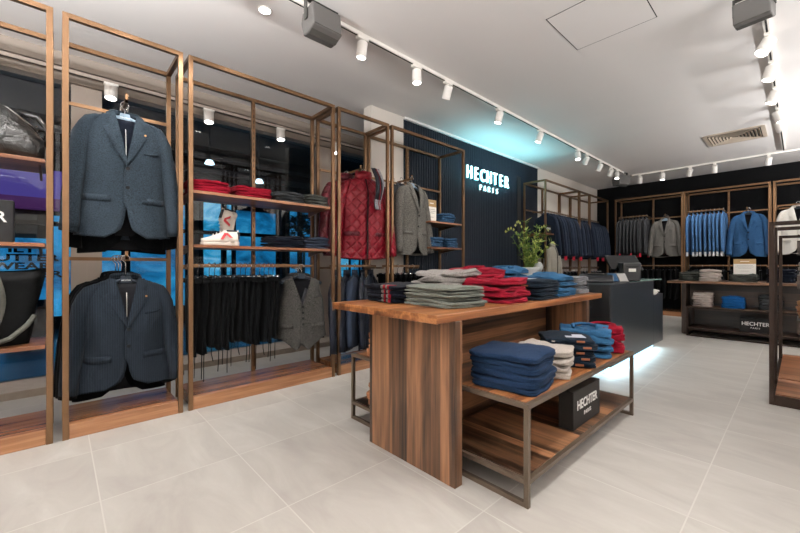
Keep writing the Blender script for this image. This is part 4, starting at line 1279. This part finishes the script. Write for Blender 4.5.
hang(J['stone'], HG_DARK, 'casual_jacket', 'stone grey zip jacket hung facing out below the navy suits by the plant', 'jacket', (-3.06, 6.62, 1.50), LW, None, 'hanger holding the stone grey jacket', None, 1.0, drop=.09)
sign_box((-3.12, 6.50, 1.64), LW, 'small black sign block on the shelf beside the potted plant', .26, .15, .06, .05)
rnd = random.Random(31)
for k in range(14):
    yy = 7.15 + k * .15
    place(HG_CLIP, 'clip_hanger', 'clip hanger of dark trousers under the navy suits, %s from the plant' % CNT[k], 'hanger', (-3.23, yy, 1.035), LW + R(90), 'clip hangers under the navy suits')
    place(TR_BACK[k % 2], 'trousers', 'dark trousers under the navy suits, %s from the plant' % CNT[k], 'trousers', (-3.23, yy, .925), LW + R(90 + rnd.uniform(-6, 6)), 'dark trousers under the navy suits')

# --- suits on the black wall
rnd = random.Random(41)
for k in range(9):
    hang(J['char'] if k % 3 == 1 else J['charp'], HG_DARK, 'suit_jacket', 'charcoal suit jacket on the black wall, %s from the corner' % CNT[k], 'jacket', (-2.83 + k * .066, 9.58, 2.19), R(90 + rnd.uniform(-5, 5)), 'charcoal suits on the black wall', 'hanger of a charcoal suit, %s from the corner' % CNT[k], 'hangers of the charcoal suits')
    hang(J['sky'], HG_DARK, 'suit_jacket', 'light blue suit jacket on the black wall, %s from the grey blazer' % CNT[k], 'jacket', (-1.55 + k * .067, 9.58, 2.19), R(90 + rnd.uniform(-5, 5)), 'light blue suits on the black wall', 'hanger of a light blue suit, %s from the grey blazer' % CNT[k], 'hangers of the light blue suits')
hang(J['greyb'], HG_BLUE, 'blazer', 'grey blazer hung facing out beside the charcoal suits', 'blazer', (-1.96, 9.56, 2.145), 0, None, 'hanger holding the grey blazer by the charcoal suits', None, 1.04)
hang(J['blueb'], HG_DARK, 'blazer', 'blue blazer hung facing out beside the light blue suits', 'blazer', (-.66, 9.56, 2.145), 0, None, 'hanger holding the blue blazer', None, 1.04)
hang(J['whiteb'], HG_DARK, 'blazer', 'white blazer hung facing out behind the open brown rack', 'blazer', (-.02, 9.56, 2.18), 0, None, 'hanger holding the white blazer', None, 1.06)
for x0, nm in ((-1.96, 'grey'), (-.66, 'blue'), (-.02, 'white')):
    for k in range(2):
        hang(J['blackj2'], HG_DARK, 'blazer', 'black blazer hidden behind the %s blazer, %s in line' % (nm, CNT[k + 1]), 'blazer', (x0, 9.67 + .085 * k, 2.145), 0, 'black blazers behind the %s one' % nm, 'hanger behind the %s blazer, %s in line' % (nm, CNT[k + 1]), 'hangers behind the %s blazer' % nm, 1.04)
for r_, x0, nm in ((0, -2.83, 'charcoal suits'), (1, -1.55, 'light blue suits'), (2, -.25, 'white blazer')):
    for k in range(11 if r_ < 2 else 5):
        place(HG_CLIP, 'clip_hanger', 'clip hanger on the low bar under the %s, %s along' % (nm, CNT[k]), 'hanger', (x0 + k * .105, 9.62, 1.075), R(90), 'clip hangers under the ' + nm)
        place(TR_BACK[k % 2], 'trousers', 'dark trousers on the low bar under the %s, %s along' % (nm, CNT[k]), 'trousers', (x0 + k * .105, 9.62, .965), R(90 + rnd.uniform(-6, 6)), 'dark trousers under the ' + nm)

# ------------------------------------------------------------------ centre table
tb = thing('display_table', 'long walnut display table with slab legs in the middle of the shop', 'table', (-1.525, 2.25, 0))
o_ = (-1.525, 2.25, 0)
def tbox(name, mat, x0, x1, y0, y1, z0, z1, bev=.003, par=None):
    p = par or tb
    ox, oy = (tb.location.x, tb.location.y)
    return MB().box(x0 - ox, x1 - ox, y0 - oy, y1 - oy, z0, z1).build(name, mat, p, bevel=bev)
tbox('top', 'table_wood', -1.95, -1.10, 1.24, 3.27, .788, .828)
tbox('leg_panel', 'walnut_z', -1.75, -1.10, 1.37, 1.425, 0, .788)
tbox('leg_panel', 'walnut_z', -1.75, -1.10, 2.95, 3.0, 0, .788)
tbox('spine_panel', 'walnut_y', -1.46, -1.42, 1.425, 2.95, .0, .788)
def shelf_unit(label, x0, x1, y0, y1, front, zt=.45, metal='table_metal'):
    """low metal frame shelf; wood shelf on top and a lower one"""
    cx_, cy_ = (x0 + x1) / 2, (y0 + y1) / 2
    t = thing('shelf_unit', label, 'shelf', (cx_, cy_, 0), 0, 'low metal framed shelf units')
    q = .022
    def bx(name, mat, a, b_, c, d, e, f__, bev=.0015): return MB().box(a - cx_, b_ - cx_, c - cy_, d - cy_, e, f__).build(name, mat, t, bevel=bev)
    for xx in (x0, x1 - q):
        for yy in (y0, y1 - q):
            bx('post', metal, xx, xx + q, yy, yy + q, 0, zt)
    for z in (0.0, .10, zt - q):
        for yy in (y0, y1 - q):
            bx('rail', metal, x0 + q, x1 - q, yy, yy + q, z, z + q)
        for xx in (x0, x1 - q):
            if z == 0.0 and (xx == x0) == (front in ('+x',)) and front in ('+x', '-x'): pass
            if z == 0.0 and ((front == '+x' and xx != x0) or (front == '-x' and xx == x0)): continue
            if z == 0.0 and front == '-y': pass
            bx('rail', metal, xx, xx + q, y0 + q, y1 - q, z, z + q)
    bx('shelf', 'table_wood' if metal == 'table_metal' else 'walnut_x', x0 + q, x1 - q, y0 + q, y1 - q, zt - .02, zt + .002)
    bx('shelf', 'walnut_x' if front in ('+x', '-x') else 'walnut_dark_shaded_x', x0 + q, x1 - q, y0 + q, y1 - q, .103, .125)
    return t
shelf_unit('low metal and wood shelf with navy sweaters on the open side of the walnut table', -1.40, -.795, 1.487, 2.98, '+x')
shelf_unit('low metal and wood shelf on the window side of the walnut table', -2.105, -1.50, 1.487, 2.98, '-x')

TX = R(0)
ZT = .829
# striped knits: navy with grey and red bands across one end
def stripes(t, i, n, w_, d_, h_):
    for a, b_, m_ in ((.16, .235, 'knit_grey_band'), (.245, .262, 'knit_red_band'), (.30, .36, 'knit_grey_band'), (.37, .385, 'knit_red_band')):
        xa, xb = (-.5 + 1.0 * (a + .45)) * w_, (-.5 + 1.0 * (b_ + .45)) * w_
        MB().box(xa, xb, -d_ / 2 - .009, -d_ / 2 + .06, h_ * .12, h_ * .98).build('knit_band', m_, t, bevel=.008)
stack('striped_sweater', 'sweater', 'navy', 'on walnut table by window racks', -1.755, 1.59, ZT, .35, .28, .027, 4, 'striped_knit', R(-4), extra=stripes, jig=.006)
stack('sweater', 'sweater', 'grey', 'at front corner of walnut table', -1.395, 1.625, ZT, .43, .29, .0185, 6, 'grey_sweater', R(-6), jig=.008, soft=1.1)
stack('sweater', 'sweater', 'light grey', 'on walnut table behind grey ones', -1.66, 1.98, ZT, .38, .32, .038, 5, 'light_grey_sweater', R(10), jig=.015, soft=1.6)
def polo(t, i, n, w_, d_, h_):
    c = MB()
    c.tube([(-.07, -.06, h_ * 1.12), (-.075, .0, h_ * 1.32), (-.03, .055, h_ * 1.38), (.03, .055, h_ * 1.38), (.075, 0, h_ * 1.32), (.07, -.06, h_ * 1.12)], .011, 8)
    if i == n - 1:
        c.build('collar', 'red_polo' if t['label'].startswith('red') else 'blue_shirt', t, smooth=True)
        MB().box(-.012, .012, -.13, -.05, h_ * 1.10, h_ * 1.17).build('placket', 'red_sweater' if t['label'].startswith('red') else 'denim_blue', t, bevel=.003)
stack('polo_shirt', 'shirt', 'red', 'between grey sweaters and jeans', -1.335, 2.02, ZT, .38, .28, .036, 4, 'red_polo', R(-4), extra=polo, jig=.012, soft=1.5)
stack('polo_shirt', 'shirt', 'red', 'behind the other red shirts', -1.70, 2.36, ZT, .36, .32, .040, 5, 'red_polo', R(-4), extra=polo, jig=.012, soft=1.5)
stack('jeans', 'jeans', 'dark denim', 'beside red shirts on walnut table', -1.285, 2.39, ZT, .33, .35, .027, 5, 'denim_dark', R(4), extra=jean_extra, jig=.008)
stack('polo_shirt', 'shirt', 'blue', 'behind jeans on walnut table', -1.68, 2.74, ZT, .32, .32, .040, 5, 'blue_shirt', R(5), extra=polo, soft=1.5)
stack('polo_shirt', 'shirt', 'blue', 'between jeans and grey tees', -1.32, 2.76, ZT, .34, .34, .038, 4, 'blue_shirt', R(0), extra=polo, soft=1.5)
stack('tee_shirt', 'shirt', 'grey', 'at far end of walnut table', -1.31, 3.10, ZT, .26, .24, .034, 4, 'grey_tee', R(0))
ZS = .453
stack('sweater', 'sweater', 'navy blue', 'at near end of low shelf', -1.0, 1.71, ZS, .35, .32, .0295, 6, 'navy_sweater', R(7), jig=.006, soft=1.0)
stack('shirt', 'shirt', 'pale grey', 'beside navy sweaters on low shelf', -.985, 2.03, ZS, .29, .28, .038, 4, 'pale_shirt', R(20), soft=1.4)
stack('jeans', 'jeans', 'dark denim', 'in middle of low shelf', -.99, 2.33, ZS, .29, .28, .034, 5, 'denim_dark', R(35), extra=jean_extra, jig=.008)
stack('polo_shirt', 'shirt', 'blue', 'beside jeans on low shelf', -1.0, 2.66, ZS, .31, .28, .044, 4, 'blue_shirt', R(25), extra=polo, soft=1.4)
stack('polo_shirt', 'shirt', 'red', 'at far end of low shelf', -.96, 2.86, ZS, .24, .20, .042, 4, 'red_polo', R(25), extra=polo, soft=1.4)
sign_box((-.90, 2.31, .127), R(90), 'black sign block standing on the bottom board of the low shelf', .40, .215, .085, .075, 'sign_dark')
stack('sweater', 'sweater', 'tan', 'on upper window side board', -1.86, 1.66, ZS, .26, .26, .04, 4, 'tan_knit', R(10))
stack('sweater', 'sweater', 'tan', 'on lower window side board', -1.86, 1.66, .127, .26, .26, .04, 4, 'tan_knit', R(10))

# ------------------------------------------------------------------ cash counter
ct = thing('cash_counter', 'dark grey cash counter lit from beneath', 'counter', (-1.65, 4.8, 0))
def cbox(name, mat, x0, x1, y0, y1, z0, z1, bev=.002):
    return MB().box(x0 + 1.65, x1 + 1.65, y0 - 4.8, y1 - 4.8, z0, z1).build(name, mat, ct, bevel=bev)
cbox('body', 'counter_face', -2.1, -1.2, 3.80, 5.28, .10, .875)
cbox('end_panel', 'counter_side', -2.1, -1.205, 3.79, 3.80, .10, .87)
cbox('low_body', 'counter_face', -2.1, -1.2, 5.28, 5.72, .10, .70)
cbox('plinth', 'kick_glow', -2.0, -1.29, 3.90, 5.65, 0.0, .10)
cbox('glass_top', 'glass_edge', -1.9, -1.21, 4.65, 5.72, .876, .886)
L = bpy.data.lights.new('plinth_light', 'AREA'); L.shape = 'RECTANGLE'; L.size = .06; L.size_y = 1.8; L.energy = 6; L.color = (.62, .88, 1.0)
lo = link('plinth_light', L, ct); lo.location = (-1.255 + 1.65, -.02, .092); lo.rotation_euler = (0, R(-18), 0)
L = bpy.data.lights.new('plinth_light', 'AREA'); L.shape = 'RECTANGLE'; L.size = .7; L.size_y = .05; L.energy = 2; L.color = (.62, .88, 1.0)
lo = link('plinth_light', L, ct); lo.location = (0, -.95, .092)
mo = thing('till_monitor', 'black tilted till screen on the cash counter', 'monitor', (-1.40, 4.80, .887), R(40))
MB().box(-.10, .10, -.08, .08, 0, .02).build('foot', 'black_plastic', mo, bevel=.004)
MB().box(-.03, .03, -.02, .03, .02, .16).build('stand', 'black_plastic', mo)
MB().box(-.17, .17, -.012, .018, -.12, .12).xform(Matrix.Translation((0, -.03, .20)) @ Matrix.Rotation(R(-48), 4, 'X')).build('screen', 'screen_dark', mo, bevel=.006)
pr_ = thing('receipt_printer', 'dark box printer with a white label on the cash counter', 'printer', (-1.29, 4.66, .887), R(35))
MB().box(-.09, .09, -.09, .09, 0, .20).build('case', 'black_plastic', pr_, bevel=.012)
MB().box(-.035, .035, -.094, -.09, .10, .135).build('label', 'paper', pr_)
MB().box(-.06, .06, -.093, -.09, .15, .16).build('paper_slot', 'dark_slot', pr_)
for k, (cx_, m_) in enumerate(((0.0, 'label_print'),)):
    cs = thing('card_stand', 'sloping stand of picture cards at the corner of the cash counter', 'stand', (-1.30, 4.30, .876), R(40))
    MB().prism([(-.06, 0), (.06, 0), (.06, .10), (.04, .10)], 0, -.095, .095).build('wedge', 'black_plastic', cs, bevel=.003)
    Ms = Matrix.Translation((0, -.013, .052)) @ Matrix.Rotation(math.atan2(.10, .10), 4, 'X')
    for q in range(2):
        MB().box(-.085 + q * .09, -.005 + q * .09, -.055, .055, .0, .006).xform(Ms).build('picture_card', ('denim_blue', 'print_grey')[q], cs)
tr = thing('tray', 'low black box on the cash counter behind the grey tees', 'box', (-1.48, 4.22, .876), R(20))
MB().prism([(-.1, 0), (.1, 0), (.1, .09), (-.06, .075), (-.1, .03)], 0, -.16, .16).build('case', 'black_plastic', tr, bevel=.01)
MB().box(-.08, .08, -.03, .06, .085, .1).build('lid', 'screen_dark', tr, bevel=.003)
for k in range(3):
    pp = thing('paper_pile', 'white papers on the low end of the cash counter, ' + ordinal(2 - k, 3), 'paper', (-1.32, 5.50, .701 + k * .018), R(10 + 8 * k), 'papers on the low end of the counter')
    MB().box(-.1, .1, -.14, .14, 0, .017).build('sheets', 'paper', pp, bevel=.003)

# ------------------------------------------------------------------ far table before the black wall
t2 = thing('display_table', 'walnut table with shade-darkened panels and folded knits before the black wall', 'table', (-.2, 7.5, 0))
def t2box(name, mat, x0, x1, y0, y1, z0, z1, bev=.003):
    return MB().box(x0 + .2, x1 + .2, y0 - 7.5, y1 - 7.5, z0, z1).build(name, mat, t2, bevel=bev)
t2box('top', 'walnut_x', -1.42, 1.0, 7.05, 7.92, .785, .822)
t2box('leg_panel', 'walnut_shaded_z', -1.26, -1.205, 7.17, 7.85, 0, .785)
t2box('leg_panel', 'walnut_shaded_z', .75, .80, 7.17, 7.85, 0, .785)
t2box('spine_panel', 'walnut_dark_shaded_x', -1.205, .75, 7.5, 7.54, 0, .785)
shelf_unit('low metal and wood shelf with blue knits before the far walnut table', -1.17, .70, 6.98, 7.48, '-y', .44, 'rack_brown')
Z2 = .823
stack('sweater', 'sweater', 'olive grey', 'at counter end of far table', -1.17, 7.3, Z2, .28, .30, .034, 4, 'olive_grey_knit', 0, soft=1.5)
stack('sweater', 'sweater', 'white', 'on the far table top', -.92, 7.25, Z2, .24, .28, .034, 5, 'white_knit', 0)
stack('sweater', 'sweater', 'olive grey', 'under paper card on far table', -.55, 7.3, Z2, .30, .30, .034, 3, 'olive_grey_knit', 0, soft=1.5)
card((-.54, 7.24, Z2 + .108), R(15), 'paper card standing on the folded knits of the far table', .24, .22)
stack('sweater', 'sweater', 'dark navy', 'on far table behind brown rack', -.18, 7.3, Z2, .28, .30, .036, 5, 'navy_knit', 0)
Z3 = .443
stack('sweater', 'sweater', 'white', 'on low shelf of far table', -1.0, 7.2, Z3, .23, .26, .034, 6, 'white_knit', 0)
stack('sweater', 'sweater', 'bright blue', 'on low shelf of far table', -.66, 7.2, Z3, .25, .26, .033, 5, 'royal_knit', 0)
stack('sweater', 'sweater', 'dark grey', 'on low shelf of far table', -.27, 7.2, Z3, .24, .26, .034, 6, 'dark_grey_sweater', 0)
sign_box((-.42, 7.12, .127), 0, 'black sign block on the bottom board of the far table', .32, .2, .08, .07)

# ------------------------------------------------------------------ open brown rack at the edge of view
fr = thing('gondola_rack', 'low open brown rack with folded clothes at the edge of the shop floor', 'rack', (.4, 4.9, 0))
def gbox(name, mat, x0, x1, y0, y1, z0, z1, bev=.002):
    return MB().box(x0 - .4, x1 - .4, y0 - 4.9, y1 - 4.9, z0, z1).build(name, mat, fr, bevel=bev)
G = .028
for yy in (3.97, 4.56, 5.87):
    for xx in (-.16, .96 - G):
        gbox('post', 'rack_brown', xx, xx + G, yy, yy + G * .8, 0, 1.385)
    gbox('top_rail', 'rack_brown', -.16 + G, .96 - G, yy, yy + G * .8, 1.385 - .03, 1.385)
    gbox('base_rail', 'rack_brown', -.16 + G, .96 - G, yy, yy + G * .8, .0, .075)
for y0, y1 in ((4.0, 4.56), (4.59, 5.87)):
    gbox('base_board', 'shelf_wood', -.128, .92, y0, y1, .03, .082)
    gbox('side_rail', 'rack_brown', -.16, -.132, y0, y1, 0, .03)
for zz in (.64, .98, 1.24):
    gbox('shelf', 'walnut_dark_shaded_x', -.015, .92, 4.06, 4.46, zz - .1, zz)
stack('sweater', 'sweater', 'tan', 'on middle shelf of brown rack', .09, 4.22, .641, .2, .28, .036, 4, 'tan_knit', 0)
stack('sweater', 'sweater', 'white', 'on upper shelf of brown rack', .09, 4.22, .981, .2, .28, .034, 3, 'white_knit', 0)
